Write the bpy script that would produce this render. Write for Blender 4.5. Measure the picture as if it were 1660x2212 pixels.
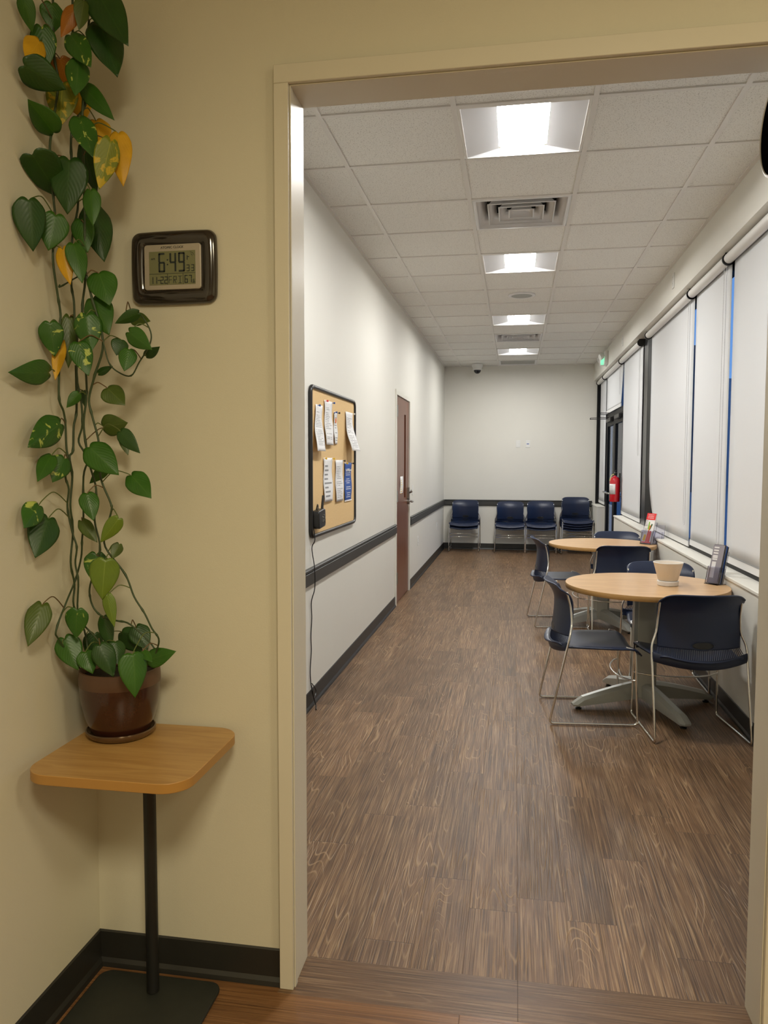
import bpy, bmesh, math, random
from math import pi, sin, cos, radians as R_
from mathutils import Vector, Matrix
random.seed(7)
for o in list(bpy.data.objects): bpy.data.objects.remove(o, do_unlink=True)
S = bpy.context.scene
COL = S.collection

# ---------------------------------------------------------------- camera, world, exposure
cam = bpy.data.cameras.new('camera'); co = bpy.data.objects.new('camera', cam); COL.objects.link(co)
r_ = Vector((0.98567747, 0.16863227, 0.00175785)); u_ = Vector((-0.01259944, 0.06324294, 0.99791863)); w_ = Vector((-0.16817011, 0.98364805, -0.06446181))
M = Matrix((r_, u_, -w_)).transposed().to_4x4(); M.translation = Vector((0, 0, 1.4244)); co.matrix_world = M
cam.sensor_fit = 'HORIZONTAL'; cam.sensor_width = 36; cam.lens = 1656.17*36/1660; cam.clip_start = .02
S.camera = co
S.view_settings.view_transform = 'Standard'; S.view_settings.look = 'None'; S.view_settings.gamma = 1
S.view_settings.use_curve_mapping = False; S.view_settings.exposure = 0.0
HALL_POWER = 68.0; HALL_COL = (1.0, .89, .62); LENS_E = 104.0; LENS_COL = (1.0, .985, .955)
wd = bpy.data.worlds.new('dusk'); S.world = wd; wd.use_nodes = True
nt = wd.node_tree; nt.nodes.clear()
wo = nt.nodes.new('ShaderNodeOutputWorld'); bg = nt.nodes.new('ShaderNodeBackground'); tc = nt.nodes.new('ShaderNodeTexCoord')
sx = nt.nodes.new('ShaderNodeSeparateXYZ'); cr = nt.nodes.new('ShaderNodeValToRGB')
nt.links.new(tc.outputs['Generated'], sx.inputs[0]); nt.links.new(sx.outputs['Z'], cr.inputs[0]); nt.links.new(cr.outputs[0], bg.inputs[0]); nt.links.new(bg.outputs[0], wo.inputs[0])
cr.color_ramp.elements[0].position = 0; cr.color_ramp.elements[0].color = (.19, .40, .82, 1)
cr.color_ramp.elements[1].position = .6; cr.color_ramp.elements[1].color = (.10, .27, .70, 1)
bg.inputs[1].default_value = 1.0

def area(name, loc, sx_, sy_, power, col):
    l = bpy.data.lights.new(name, 'AREA'); l.shape = 'RECTANGLE'; l.size = sx_; l.size_y = sy_; l.energy = power; l.color = col
    o = bpy.data.objects.new(name, l); COL.objects.link(o); o.location = loc; return o
area('hall_ceiling_light', (.45, -.75, 2.90), .6, .6, HALL_POWER, HALL_COL)
area('hall_ceiling_light', (1.7, .3, 2.90), .5, .5, HALL_POWER*.35, HALL_COL)

# ---------------------------------------------------------------- dimensions
L, R, F, CZ = -1.162, 1.218, 12.664, 2.986
W, WP, WB = 1.915, 1.935, 2.060         # casing face, hall wall face, far side of the wall
XI, XR, ZH = -.574, .612, 2.374         # opening
SXW = -1.149
T, GX, GY = .6096, -.898, 3.487
WX = 1.33                               # glazing plane

# ---------------------------------------------------------------- materials
def newmat(name):
    m = bpy.data.materials.new(name); m.use_nodes = True
    return m, m.node_tree, m.node_tree.nodes['Principled BSDF']
def mat(name, col, rough=.5, metal=0, emit=None, es=0, bump=0, bs=40, var=0, vs=6, spec=.5, coat=0, trans=0, alpha=1):
    m, t, b = newmat(name)
    b.inputs['Base Color'].default_value = (*col, 1); b.inputs['Roughness'].default_value = rough; b.inputs['Metallic'].default_value = metal
    b.inputs['Specular IOR Level'].default_value = spec; b.inputs['Coat Weight'].default_value = coat; b.inputs['Coat Roughness'].default_value = .12
    b.inputs['Transmission Weight'].default_value = trans; b.inputs['Alpha'].default_value = alpha
    if emit: b.inputs['Emission Color'].default_value = (*emit, 1); b.inputs['Emission Strength'].default_value = es
    tc = t.nodes.new('ShaderNodeTexCoord')
    if var:
        n = t.nodes.new('ShaderNodeTexNoise'); n.inputs['Scale'].default_value = vs; n.inputs['Detail'].default_value = 4
        mx = t.nodes.new('ShaderNodeMix'); mx.data_type = 'RGBA'
        mx.inputs[6].default_value = (*[c*(1-var) for c in col], 1); mx.inputs[7].default_value = (*[min(1, c*(1+var)) for c in col], 1)
        t.links.new(tc.outputs['Object'], n.inputs['Vector']); t.links.new(n.outputs['Fac'], mx.inputs[0]); t.links.new(mx.outputs[2], b.inputs['Base Color'])
    if bump:
        n = t.nodes.new('ShaderNodeTexNoise'); n.inputs['Scale'].default_value = bs; n.inputs['Detail'].default_value = 3
        bp = t.nodes.new('ShaderNodeBump'); bp.inputs['Strength'].default_value = bump; bp.inputs['Distance'].default_value = .002
        t.links.new(tc.outputs['Object'], n.inputs['Vector']); t.links.new(n.outputs['Fac'], bp.inputs['Height']); t.links.new(bp.outputs[0], b.inputs['Normal'])
    return m

def wood_planks(name, base, dark, light, along='Y', pw=.152, pl=.914, rough=.38, streak=.75, off=0.0):
    m, t, b = newmat(name); N = t.nodes.new; K = t.links.new
    g = N('ShaderNodeNewGeometry'); s = N('ShaderNodeSeparateXYZ'); K(g.outputs['Position'], s.inputs[0])
    def M_(op, a, c=None, d=None):
        n = N('ShaderNodeMath'); n.operation = op
        for i, v in enumerate((a, c, d)):
            if v is None: continue
            if isinstance(v, (int, float)): n.inputs[i].default_value = v
            else: K(v, n.inputs[i])
        return n.outputs[0]
    X, Y = (s.outputs['X'], s.outputs['Y']) if along == 'Y' else (s.outputs['Y'], s.outputs['X'])
    Xo = M_('ADD', X, 10.052+off); Yo = M_('ADD', Y, 20.0)
    ci = M_('FLOOR', M_('DIVIDE', Xo, pw)); wn = N('ShaderNodeTexWhiteNoise'); wn.noise_dimensions = '1D'; K(ci, wn.inputs['W'])
    yo = M_('ADD', M_('DIVIDE', Yo, pl), M_('MULTIPLY', wn.outputs['Value'], 7.3)); ri = M_('FLOOR', yo)
    wn2 = N('ShaderNodeTexWhiteNoise'); wn2.noise_dimensions = '2D'; cb = N('ShaderNodeCombineXYZ'); K(ci, cb.inputs[0]); K(ri, cb.inputs[1]); K(cb.outputs[0], wn2.inputs['Vector'])
    pid = wn2.outputs['Value']
    # grain coordinates, offset per plank
    cg = N('ShaderNodeCombineXYZ'); K(M_('MULTIPLY', Xo, 1.0), cg.inputs[0]); K(M_('MULTIPLY', Yo, .014), cg.inputs[1]); K(M_('MULTIPLY', pid, 37.0), cg.inputs[2])
    n1 = N('ShaderNodeTexNoise'); n1.inputs['Scale'].default_value = 270; n1.inputs['Detail'].default_value = 3; n1.inputs['Roughness'].default_value = .55; n1.inputs['Distortion'].default_value = .25; K(cg.outputs[0], n1.inputs['Vector'])
    cg2 = N('ShaderNodeCombineXYZ'); K(Xo, cg2.inputs[0]); K(M_('MULTIPLY', Yo, .075), cg2.inputs[1]); K(M_('MULTIPLY', pid, 11.0), cg2.inputs[2])
    n2 = N('ShaderNodeTexNoise'); n2.inputs['Scale'].default_value = 10; n2.inputs['Detail'].default_value = 1.2; n2.inputs['Distortion'].default_value = .3; K(cg2.outputs[0], n2.inputs['Vector'])
    # cathedral rings
    rg = M_('FRACT', M_('MULTIPLY', n2.outputs['Fac'], 26.0)); rg = M_('ABSOLUTE', M_('SUBTRACT', rg, .5))
    cr1 = N('ShaderNodeValToRGB'); K(n1.outputs['Fac'], cr1.inputs[0]); e = cr1.color_ramp
    e.elements[0].position = .32; e.elements[0].color = (*dark, 1); e.elements[1].position = .74; e.elements[1].color = (*light, 1); q = e.elements.new(.52); q.color = (*base, 1)
    lin = N('ShaderNodeMapRange'); K(rg, lin.inputs[0]); lin.inputs[1].default_value = .37; lin.inputs[2].default_value = .5; lin.inputs[3].default_value = 0; lin.inputs[4].default_value = streak
    n3 = N('ShaderNodeTexNoise'); n3.inputs['Scale'].default_value = 5; K(g.outputs['Position'], n3.inputs['Vector'])
    mk = N('ShaderNodeMapRange'); K(n3.outputs['Fac'], mk.inputs[0]); mk.inputs[1].default_value = .42; mk.inputs[2].default_value = .62
    st = M_('MULTIPLY', lin.outputs[0], mk.outputs[0])
    mx = N('ShaderNodeMix'); mx.data_type = 'RGBA'; K(st, mx.inputs[0]); K(cr1.outputs[0], mx.inputs[6]); mx.inputs[7].default_value = (*light, 1)
    # tone per plank and large mottling
    n4 = N('ShaderNodeTexNoise'); n4.inputs['Scale'].default_value = 5; n4.inputs['Detail'].default_value = 5; K(cg2.outputs[0], n4.inputs['Vector'])
    tone = M_('ADD', M_('ADD', M_('MULTIPLY', pid, .22), .40), M_('MULTIPLY', n4.outputs['Fac'], 1.0))
    # seams
    fx = M_('FRACT', M_('DIVIDE', Xo, pw)); fy = M_('FRACT', yo)
    ex = M_('MULTIPLY', M_('MINIMUM', fx, M_('SUBTRACT', 1.0, fx)), pw); ey = M_('MULTIPLY', M_('MINIMUM', fy, M_('SUBTRACT', 1.0, fy)), pl)
    ed = M_('MINIMUM', M_('MULTIPLY', ex, 2.2), ey); sm = N('ShaderNodeMapRange'); K(ed, sm.inputs[0]); sm.inputs[1].default_value = .0; sm.inputs[2].default_value = .0022; sm.inputs[3].default_value = .45; sm.inputs[4].default_value = 1
    tot = M_('MULTIPLY', tone, sm.outputs[0])
    vm = N('ShaderNodeVectorMath'); vm.operation = 'SCALE'; K(mx.outputs[2], vm.inputs[0]); K(tot, vm.inputs['Scale']); K(vm.outputs[0], b.inputs['Base Color'])
    b.inputs['Roughness'].default_value = rough; b.inputs['Specular IOR Level'].default_value = .28
    hs = M_('ADD', M_('MULTIPLY', n1.outputs['Fac'], .7), M_('MULTIPLY', st, .6)); hs = M_('MULTIPLY', hs, sm.outputs[0])
    bp = N('ShaderNodeBump'); bp.inputs['Strength'].default_value = .8; bp.inputs['Distance'].default_value = .002; K(hs, bp.inputs['Height']); K(bp.outputs[0], b.inputs['Normal'])
    return m

def wood(name, a, c, rough=.35, sc=(1, 9, 9), scale=6, dist=1.5, spec=.5):
    m, t, b = newmat(name); N = t.nodes.new; K = t.links.new
    tc = N('ShaderNodeTexCoord'); mp = N('ShaderNodeMapping'); mp.inputs['Scale'].default_value = sc; K(tc.outputs['Object'], mp.inputs[0])
    n = N('ShaderNodeTexNoise'); n.inputs['Scale'].default_value = scale; n.inputs['Detail'].default_value = 5; n.inputs['Distortion'].default_value = dist; K(mp.outputs[0], n.inputs['Vector'])
    cr = N('ShaderNodeValToRGB'); K(n.outputs['Fac'], cr.inputs[0]); e = cr.color_ramp.elements
    e[0].position = .35; e[0].color = (*a, 1); e[1].position = .65; e[1].color = (*c, 1); K(cr.outputs[0], b.inputs['Base Color'])
    b.inputs['Roughness'].default_value = rough; b.inputs['Specular IOR Level'].default_value = spec
    return m

MT = {}
MT['wall'] = mat('painted_wall', (.74, .725, .66), .55, bump=.12, bs=350, var=.02, vs=3)
MT['hall'] = mat('hall_wall_paint', (.67, .635, .51), .55, bump=.12, bs=350, var=.025, vs=3)  # same wall paint, with the hall's dim warm light mixed into the colour
MT['trim'] = mat('trim_paint', (.68, .64, .53), .38, var=.02, vs=5)
MT['frame'] = mat('door_frame_paint', (.74, .73, .66), .4)
MT['rubber'] = mat('dark_rubber_base', (.022, .021, .018), .42, var=.15, vs=8)
MT['rail'] = mat('dark_chair_rail', (.045, .045, .042), .45, var=.1, vs=12)
MT['floor'] = wood_planks('vinyl_planks', (.160, .088, .043), (.066, .038, .020), (.35, .235, .13), off=-.044)
MT['floorx'] = wood_planks('threshold_planks', (.155, .086, .044), (.072, .043, .024), (.28, .185, .11), along='X', pw=.16, pl=50, off=.048, streak=.3)
MT['hfloor'] = wood_planks('hall_planks', (.24, .115, .045), (.15, .07, .03), (.33, .17, .075), along='X', pw=.10, pl=1.2, streak=.1, rough=.3)
MT['grid'] = mat('ceiling_grid_metal', (.72, .70, .66), .45)
MT['navy'] = mat('navy_plastic', (.008, .017, .050), .38, bump=.15, bs=900)
MT['navyd'] = mat('navy_plastic_band', (.009, .017, .045), .42)
MT['chrome'] = mat('chrome_rod', (.84, .83, .80), .2, 1)
MT['silver'] = mat('silver_painted_metal', (.46, .47, .44), .42, .3)
MT['ttop'] = wood('maple_laminate', (.56, .345, .165), (.66, .43, .225), .3, (1, 5, 5), 3, 1.2)
MT['tedge'] = mat('maple_edge_band', (.44, .25, .085), .4)
MT['stop'] = wood('oak_laminate', (.42, .225, .07), (.52, .30, .10), .33, (1, 9, 9), 5, 1.0)
MT['sedge'] = mat('oak_edge_band', (.42, .215, .05), .4)
MT['black'] = mat('black_powder_coat', (.012, .012, .011), .42, var=.2)
MT['blackp'] = mat('black_plastic', (.012, .012, .012), .35)
MT['plate'] = mat('dark_green_grey_plate', (.022, .024, .019), .5, var=.2, vs=30)
MT['alu'] = mat('dark_anodised_frame', (.007, .007, .007), .5, 0, spec=.2)
MT['alug'] = mat('grey_anodised_face', (.07, .07, .07), .28, .6)  # column's room side painted greyer to stand in for its reflections
MT['blind'] = mat('shade_fabric', (.72, .735, .75), .8, bump=.25, bs=1400)
MT['hem'] = mat('shade_hem', (.76, .76, .75), .6)
MT['tube'] = mat('white_tube', (.74, .73, .70), .4)
MT['white'] = mat('white_plastic', (.78, .78, .75), .35)
MT['paper'] = mat('paper', (.80, .80, .80), .8)
MT['ink'] = mat('grey_ink', (.28, .28, .28), .8)
MT['inkd'] = mat('dark_ink', (.03, .03, .03), .8)
MT['blue'] = mat('blue_print', (.025, .09, .36), .6)
MT['red'] = mat('red_print', (.75, .035, .04), .5)
MT['green'] = mat('green_print', (.25, .5, .06), .6)
MT['dgreen'] = mat('dark_green_print', (.03, .10, .02), .6)
MT['yellowp'] = mat('yellow_print', (.85, .55, .03), .6)
MT['orange'] = mat('orange_print', (.8, .2, .04), .6)
MT['cork'] = mat('cork', (.72, .50, .24), .85, var=.10, vs=90, bump=.3, bs=300)
MT['doorw'] = wood('walnut_veneer', (.125, .040, .021), (.19, .072, .038), .32, (9, 9, .7), 4, .6)
MT['steel'] = mat('brushed_steel', (.42, .42, .41), .3, 1)
MT['darkglass'] = mat('dark_glass', (.03, .012, .008), .06, spec=.8)
MT['ext'] = mat('red_enamel', (.55, .008, .02), .25, coat=.5)
MT['acr'] = mat('clear_acrylic', (.82, .82, .92), .04, trans=1)
MT['terra'] = mat('brown_glazed_ceramic', (.042, .013, .007), .2, var=.25, vs=160, coat=.35)
MT['terrar'] = mat('brown_rim_glaze', (.10, .05, .028), .4, var=.1)
MT['sauc'] = mat('bronze_glazed_saucer', (.16, .10, .055), .18, .5, var=.35, vs=18)
MT['soil'] = mat('potting_soil', (.02, .014, .009), .95, var=.5, vs=60, bump=1, bs=90)
MT['cream'] = mat('cream_ceramic', (.76, .68, .57), .5, bump=.3, bs=500)
MT['creaml'] = mat('cream_rim', (.78, .76, .72), .4)
MT['clockf'] = mat('dark_brown_gloss', (.022, .016, .013), .1, coat=.6)
MT['clockp'] = mat('champagne_plastic', (.42, .37, .30), .35, .2)
MT['lcd'] = mat('lcd_panel', (.175, .18, .085), .25)
MT['lcdt'] = mat('lcd_segments', (.018, .025, .022), .5)
MT['lcdf'] = mat('lcd_faint', (.10, .105, .05), .5)
MT['dome'] = mat('smoked_dome', (.008, .008, .01), .05)
MT['exitg'] = mat('exit_green_glow', (.2, .7, .45), .4, emit=(.25, .9, .5), es=.9)
MT['hose'] = mat('pale_yellow_tag', (.75, .7, .2), .5)
MT['vent'] = mat('white_vent_enamel', (.74, .74, .74), .4)
MT['hole'] = mat('duct_dark', (.012, .012, .012), .8)
MT['lens'] = mat('lamp_lens', (.9, .9, .9), .5, emit=LENS_COL, es=LENS_E)
MT['pan'] = mat('lamp_reflector', (.70, .71, .73), .4)
MT['brick'] = mat('dusk_building', (.42, .42, .45), .8, var=.2)
MT['ground'] = mat('asphalt', (.25, .25, .26), .9)
MT['stem'] = mat('vine_stem', (.035, .06, .018), .5, var=.25, vs=30)
MT['pet'] = mat('petiole', (.10, .13, .03), .5)
MT['petb'] = mat('brown_petiole', (.13, .08, .03), .5)
def tile_mat():
    m, t, b = newmat('acoustic_tile'); N = t.nodes.new; K = t.links.new
    g = N('ShaderNodeNewGeometry'); n = N('ShaderNodeTexNoise'); n.inputs['Scale'].default_value = 170; n.inputs['Detail'].default_value = 3; K(g.outputs['Position'], n.inputs['Vector'])
    v = N('ShaderNodeTexVoronoi'); v.inputs['Scale'].default_value = 120; K(g.outputs['Position'], v.inputs['Vector'])
    cr = N('ShaderNodeValToRGB'); K(n.outputs['Fac'], cr.inputs[0]); e = cr.color_ramp.elements
    e[0].position = .34; e[0].color = (.50, .48, .44, 1); e[1].position = .43; e[1].color = (.79, .78, .735, 1); K(cr.outputs[0], b.inputs['Base Color'])
    bp = N('ShaderNodeBump'); bp.inputs['Strength'].default_value = .5; bp.inputs['Distance'].default_value = .002; K(n.outputs['Fac'], bp.inputs['Height']); K(bp.outputs[0], b.inputs['Normal'])
    b.inputs['Roughness'].default_value = .9; return m
MT['tile'] = tile_mat()
def leaf_mat(name, a, v, var=None, amt=.55, rough=.4):
    m, t, b = newmat(name); N = t.nodes.new; K = t.links.new
    uv = N('ShaderNodeUVMap'); s = N('ShaderNodeSeparateXYZ'); K(uv.outputs[0], s.inputs[0])
    ab = N('ShaderNodeMath'); ab.operation = 'ABSOLUTE'; K(s.outputs[0], ab.inputs[0])
    mr = N('ShaderNodeMapRange'); K(ab.outputs[0], mr.inputs[0]); mr.inputs[1].default_value = 0; mr.inputs[2].default_value = .045; mr.inputs[3].default_value = .75; mr.inputs[4].default_value = 0
    tc = N('ShaderNodeTexCoord'); n = N('ShaderNodeTexNoise'); n.inputs['Scale'].default_value = 22; n.inputs['Detail'].default_value = 3; K(tc.outputs['Object'], n.inputs['Vector'])
    m0 = N('ShaderNodeMix'); m0.data_type = 'RGBA'; K(n.outputs['Fac'], m0.inputs[0]); m0.inputs[6].default_value = (*[c*.75 for c in a], 1); m0.inputs[7].default_value = (*[min(1, c*1.3) for c in a], 1)
    src = m0.outputs[2]
    if var:
        n2 = N('ShaderNodeTexNoise'); n2.inputs['Scale'].default_value = 38; n2.inputs['Detail'].default_value = 5; n2.inputs['Distortion'].default_value = 1; K(tc.outputs['Object'], n2.inputs['Vector'])
        m2 = N('ShaderNodeMapRange'); K(n2.outputs['Fac'], m2.inputs[0]); m2.inputs[1].default_value = amt; m2.inputs[2].default_value = amt+.05
        mx = N('ShaderNodeMix'); mx.data_type = 'RGBA'; K(m2.outputs[0], mx.inputs[0]); K(src, mx.inputs[6]); mx.inputs[7].default_value = (*var, 1); src = mx.outputs[2]
    mv = N('ShaderNodeMix'); mv.data_type = 'RGBA'; K(mr.outputs[0], mv.inputs[0]); K(src, mv.inputs[6]); mv.inputs[7].default_value = (*v, 1); K(mv.outputs[2], b.inputs['Base Color'])
    # side veins as fine relief
    cb = N('ShaderNodeMath'); cb.operation = 'MULTIPLY_ADD'; K(ab.outputs[0], cb.inputs[0]); cb.inputs[1].default_value = -.5; K(s.outputs[1], cb.inputs[2])
    sn = N('ShaderNodeMath'); sn.operation = 'MULTIPLY'; K(cb.outputs[0], sn.inputs[0]); sn.inputs[1].default_value = 55
    si = N('ShaderNodeMath'); si.operation = 'SINE'; K(sn.outputs[0], si.inputs[0])
    bp = N('ShaderNodeBump'); bp.inputs['Strength'].default_value = .12; bp.inputs['Distance'].default_value = .0006; K(si.outputs[0], bp.inputs["Height"]); K(bp.outputs[0], b.inputs['Normal'])
    b.inputs['Roughness'].default_value = rough; b.inputs['Specular IOR Level'].default_value = .45
    return m
LM = {'d': leaf_mat('leaf_dark_green', (.017, .060, .006), (.03, .09, .012)), 'm': leaf_mat('leaf_green', (.030, .105, .006), (.06, .15, .015)),
      'v': leaf_mat('leaf_variegated', (.028, .10, .008), (.06, .13, .02), (.40, .47, .10), .60), 'o': leaf_mat('leaf_olive', (.06, .095, .012), (.12, .16, .03)),
      'l': leaf_mat('leaf_light_green', (.115, .18, .016), (.22, .30, .05)), 'g': leaf_mat('leaf_turning_yellow', (.17, .20, .012), (.4, .38, .03), (.50, .36, .015), .52),
      'y': leaf_mat('leaf_yellow', (.60, .33, .012), (.65, .40, .03)), 'r': leaf_mat('leaf_orange_brown', (.36, .13, .008), (.4, .2, .02))}

# ---------------------------------------------------------------- helpers
def box(bm, x0, x1, y0, y1, z0, z1, mi=0, mx=None):
    r = bmesh.ops.create_cube(bm, size=1)['verts']
    for v in r:
        v.co = Vector(((v.co.x+.5)*(x1-x0)+x0, (v.co.y+.5)*(y1-y0)+y0, (v.co.z+.5)*(z1-z0)+z0))
        if mx is not None: v.co = mx @ v.co
    for f in {f for v in r for f in v.link_faces}: f.material_index = mi
    return r
def bm_(): return bmesh.new()
def link(name, bm, mats, parent=None, smooth=False, bevel=0, bseg=2, mod=None, solid=0, sub=0, ang=46):
    me = bpy.data.meshes.new(name); bmesh.ops.recalc_face_normals(bm, faces=bm.faces[:]) if solid == 0 else None
    bm.to_mesh(me); bm.free()
    if not isinstance(mats, (list, tuple)): mats = [mats]
    for m in mats: me.materials.append(MT[m] if isinstance(m, str) else m)
    if smooth:
        for p in me.polygons: p.use_smooth = True
    me.set_sharp_from_angle(angle=R_(ang))
    o = bpy.data.objects.new(name, me); COL.objects.link(o)
    if parent is not None: o.parent = parent
    if solid: s = o.modifiers.new('s', 'SOLIDIFY'); s.thickness = abs(solid); s.offset = 0 if solid > 0 else -1
    if bevel: b = o.modifiers.new('b', 'BEVEL'); b.width = bevel; b.segments = bseg; b.limit_method = 'ANGLE'; b.angle_limit = R_(40)
    if sub: s = o.modifiers.new('u', 'SUBSURF'); s.levels = sub; s.render_levels = sub
    return o
def boxo(name, m, x0, x1, y0, y1, z0, z1, parent=None, bevel=0):
    b = bm_(); box(b, x0, x1, y0, y1, z0, z1); return link(name, b, m, parent, bevel=bevel)
def tag(o, label=None, cat=None, group=None, kind=None):
    if label: o['label'] = label
    if cat: o['category'] = cat
    if group: o['group'] = group
    if kind: o['kind'] = kind
    return o
def struct(o): o['kind'] = 'structure'; return o
def thing(name, loc, label, cat, group=None, rz=0):
    o = bpy.data.objects.new(name, None); COL.objects.link(o); o.location = loc; o.rotation_euler = (0, 0, rz); o.empty_display_size = .1
    return tag(o, label, cat, group)
def tube(bm, pts, rad, seg=10, closed=False, mi=0):
    pts = [Vector(p) for p in pts]; n = len(pts); rings = []
    rads = rad if isinstance(rad, (list, tuple)) else [rad]*n
    up = None
    for i, p in enumerate(pts):
        a = pts[(i-1) % n] if (i > 0 or closed) else p; c = pts[(i+1) % n] if (i < n-1 or closed) else p
        d = (c-a).normalized()
        if up is None: up = d.orthogonal().normalized()
        up = (up - d*up.dot(d));  up = up.normalized() if up.length > 1e-6 else d.orthogonal().normalized()
        sd = d.cross(up)
        rings.append([bm.verts.new(p+(up*cos(2*pi*k/seg)+sd*sin(2*pi*k/seg))*rads[i]) for k in range(seg)])
    m = n if closed else n-1
    for i in range(m):
        A, B = rings[i], rings[(i+1) % n]
        for k in range(seg):
            f = bm.faces.new((A[k], A[(k+1) % seg], B[(k+1) % seg], B[k])); f.smooth = True; f.material_index = mi
    if not closed:
        bm.faces.new(rings[0][::-1]).material_index = mi; bm.faces.new(rings[-1]).material_index = mi
def fillet(pts, r, seg=5):
    pts = [Vector(p) for p in pts]; out = [pts[0]]
    for i in range(1, len(pts)-1):
        a, b, c = pts[i-1], pts[i], pts[i+1]; rr = min(r, (a-b).length*.45, (c-b).length*.45)
        p, q = b+(a-b).normalized()*rr, b+(c-b).normalized()*rr
        for k in range(seg+1):
            t = k/seg; out.append(p*(1-t)**2+b*2*t*(1-t)+q*t*t)
    out.append(pts[-1]); return out
def catmull(pts, n=6):
    pts = [Vector(p) for p in pts]; P = [pts[0]*2-pts[1]]+pts+[pts[-1]*2-pts[-2]]; out = []
    for i in range(1, len(P)-2):
        a, b, c, d = P[i-1:i+3]
        for k in range(n):
            t = k/n; out.append(.5*((2*b)+(c-a)*t+(2*a-5*b+4*c-d)*t*t+(-a+3*b-3*c+d)*t**3))
    out.append(pts[-1]); return out
def lathe(bm, prof, seg=40, c=(0, 0, 0), mi=0, caps=True):
    rings = []
    for rr, z in prof:
        rings.append([bm.verts.new((c[0]+rr*cos(2*pi*k/seg), c[1]+rr*sin(2*pi*k/seg), c[2]+z)) for k in range(seg)])
    for A, B in zip(rings, rings[1:]):
        for k in range(seg):
            f = bm.faces.new((A[k], A[(k+1) % seg], B[(k+1) % seg], B[k])); f.smooth = True; f.material_index = mi
    if caps:
        bm.faces.new(rings[0][::-1]).material_index = mi; bm.faces.new(rings[-1]).material_index = mi
def grid(bm, fn, nu, nv, uvf=None, mi=0, skip=None):
    V = [[bm.verts.new(fn(i/nu, j/nv)) for i in range(nu+1)] for j in range(nv+1)]
    lay = bm.loops.layers.uv.verify() if uvf else None
    for j in range(nv):
        for i in range(nu):
            if skip and skip((i+.5)/nu, (j+.5)/nv): continue
            f = bm.faces.new((V[j][i], V[j][i+1], V[j+1][i+1], V[j+1][i])); f.smooth = True; f.material_index = mi
            if uvf:
                for lp, (a, b) in zip(f.loops, ((i, j), (i+1, j), (i+1, j+1), (i, j+1))): lp[lay].uv = uvf(a/nu, b/nv)
def rrect(w, h, r, n=6, bow=0):
    pts = []
    for cx, cy, a0 in ((w/2-r, h/2-r, 0), (-w/2+r, h/2-r, 90), (-w/2+r, -h/2+r, 180), (w/2-r, -h/2+r, 270)):
        for k in range(n+1):
            a = R_(a0+90*k/n); pts.append((cx+r*cos(a), cy+r*sin(a)))
    if bow:
        q = []
        for i, (x, y) in enumerate(pts):
            q.append((x, y))
            x2, y2 = pts[(i+1) % len(pts)]
            if math.hypot(x2-x, y2-y) > r*.8:
                for k in range(1, 8):
                    t = k/8; q.append((x+(x2-x)*t, y+(y2-y)*t))
        pts = [(x*(1+bow*(1-(2*y/h)**2)), y*(1+bow*(1-(2*x/w)**2))) for x, y in q]
    return pts
def prism(bm, pts, z0, z1, mx=None, mi=0, mside=None):
    A = [bm.verts.new((x, y, z0)) for x, y in pts]; B = [bm.verts.new((x, y, z1)) for x, y in pts]
    if mx is not None:
        for v in A+B: v.co = mx @ v.co
    bm.faces.new(A[::-1]).material_index = mi; bm.faces.new(B).material_index = mi
    n = len(pts)
    for i in range(n): bm.faces.new((A[i], A[(i+1) % n], B[(i+1) % n], B[i])).material_index = mi if mside is None else mside
def text_mesh(name, s, size, mx, m, parent, ext=.0004, align='CENTER'):
    cu = bpy.data.curves.new(name, 'FONT'); cu.body = s; cu.size = size; cu.extrude = ext; cu.align_x = align; cu.align_y = 'CENTER'
    tmp = bpy.data.objects.new('tmp', cu); COL.objects.link(tmp); dg = bpy.context.evaluated_depsgraph_get()
    me = bpy.data.meshes.new_from_object(tmp.evaluated_get(dg)); bpy.data.objects.remove(tmp, do_unlink=True)
    me.transform(mx); me.materials.clear(); me.materials.append(MT[m] if isinstance(m, str) else m)
    o = bpy.data.objects.new(name, me); COL.objects.link(o); o.parent = parent; return o
def copy_tree(o, parent=None):
    c = o.copy(); COL.objects.link(c)
    if parent is not None: c.parent = parent
    for ch in list(o.children): copy_tree(ch, c)
    return c
# ================================================================ THE SETTING
b = bm_(); box(b, L-.2, R+.25, WB, F+.1, -.1, 0, 0)
box(b, XI-.04, .0235, 1.9, WB, -.1, 0, 1); box(b, .0245, XR+.04, 1.9, WB, -.1, 0, 1)
box(b, SXW-.1, 2.7, -3.1, 1.9, -.1, 0, 2); box(b, SXW-.1, XI-.04, 1.9, WB, -.1, -.001, 2); box(b, XR+.04, 2.7, 1.9, WB, -.1, -.001, 2)
struct(link('floor', b, ['floor', 'floorx', 'hfloor']))
b = bm_()
for y0, y1, z0, z1 in ((WB-.1, 7.48, 0, 3.2), (8.42, F+.12, 0, 3.2), (7.48, 8.42, 2.095, 3.2)): box(b, L-.14, L, y0, y1, z0, z1)
struct(link('wall_left', b, 'wall'))
b = bm_(); box(b, L-.14, R+.3, F, F+.12, 0, 3.2); struct(link('wall_back', b, 'wall'))
b = bm_()
box(b, R, R+.18, WB, 9.87, 0, .756); box(b, R, R+.18, 11.85, F, 0, .756); box(b, R, R+.25, WB, F, 2.722, 3.2)
box(b, R+.10, R+.25, WB, 2.4, .756, 2.722)
struct(link('wall_right', b, 'wall'))
b = bm_(); box(b, SXW-.14, -.600, WP, WB-.006, 0, 3.2); box(b, .640, 2.8, WP, WB-.006, 0, 3.2); box(b, -.600, .640, WP, WB-.006, 2.40, 3.2)
struct(link('wall_front', b, 'hall'))
b = bm_(); box(b, SXW-.14, SXW, -3.1, WP, 0, 3.0); struct(link('wall_side', b, 'hall'))
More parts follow.
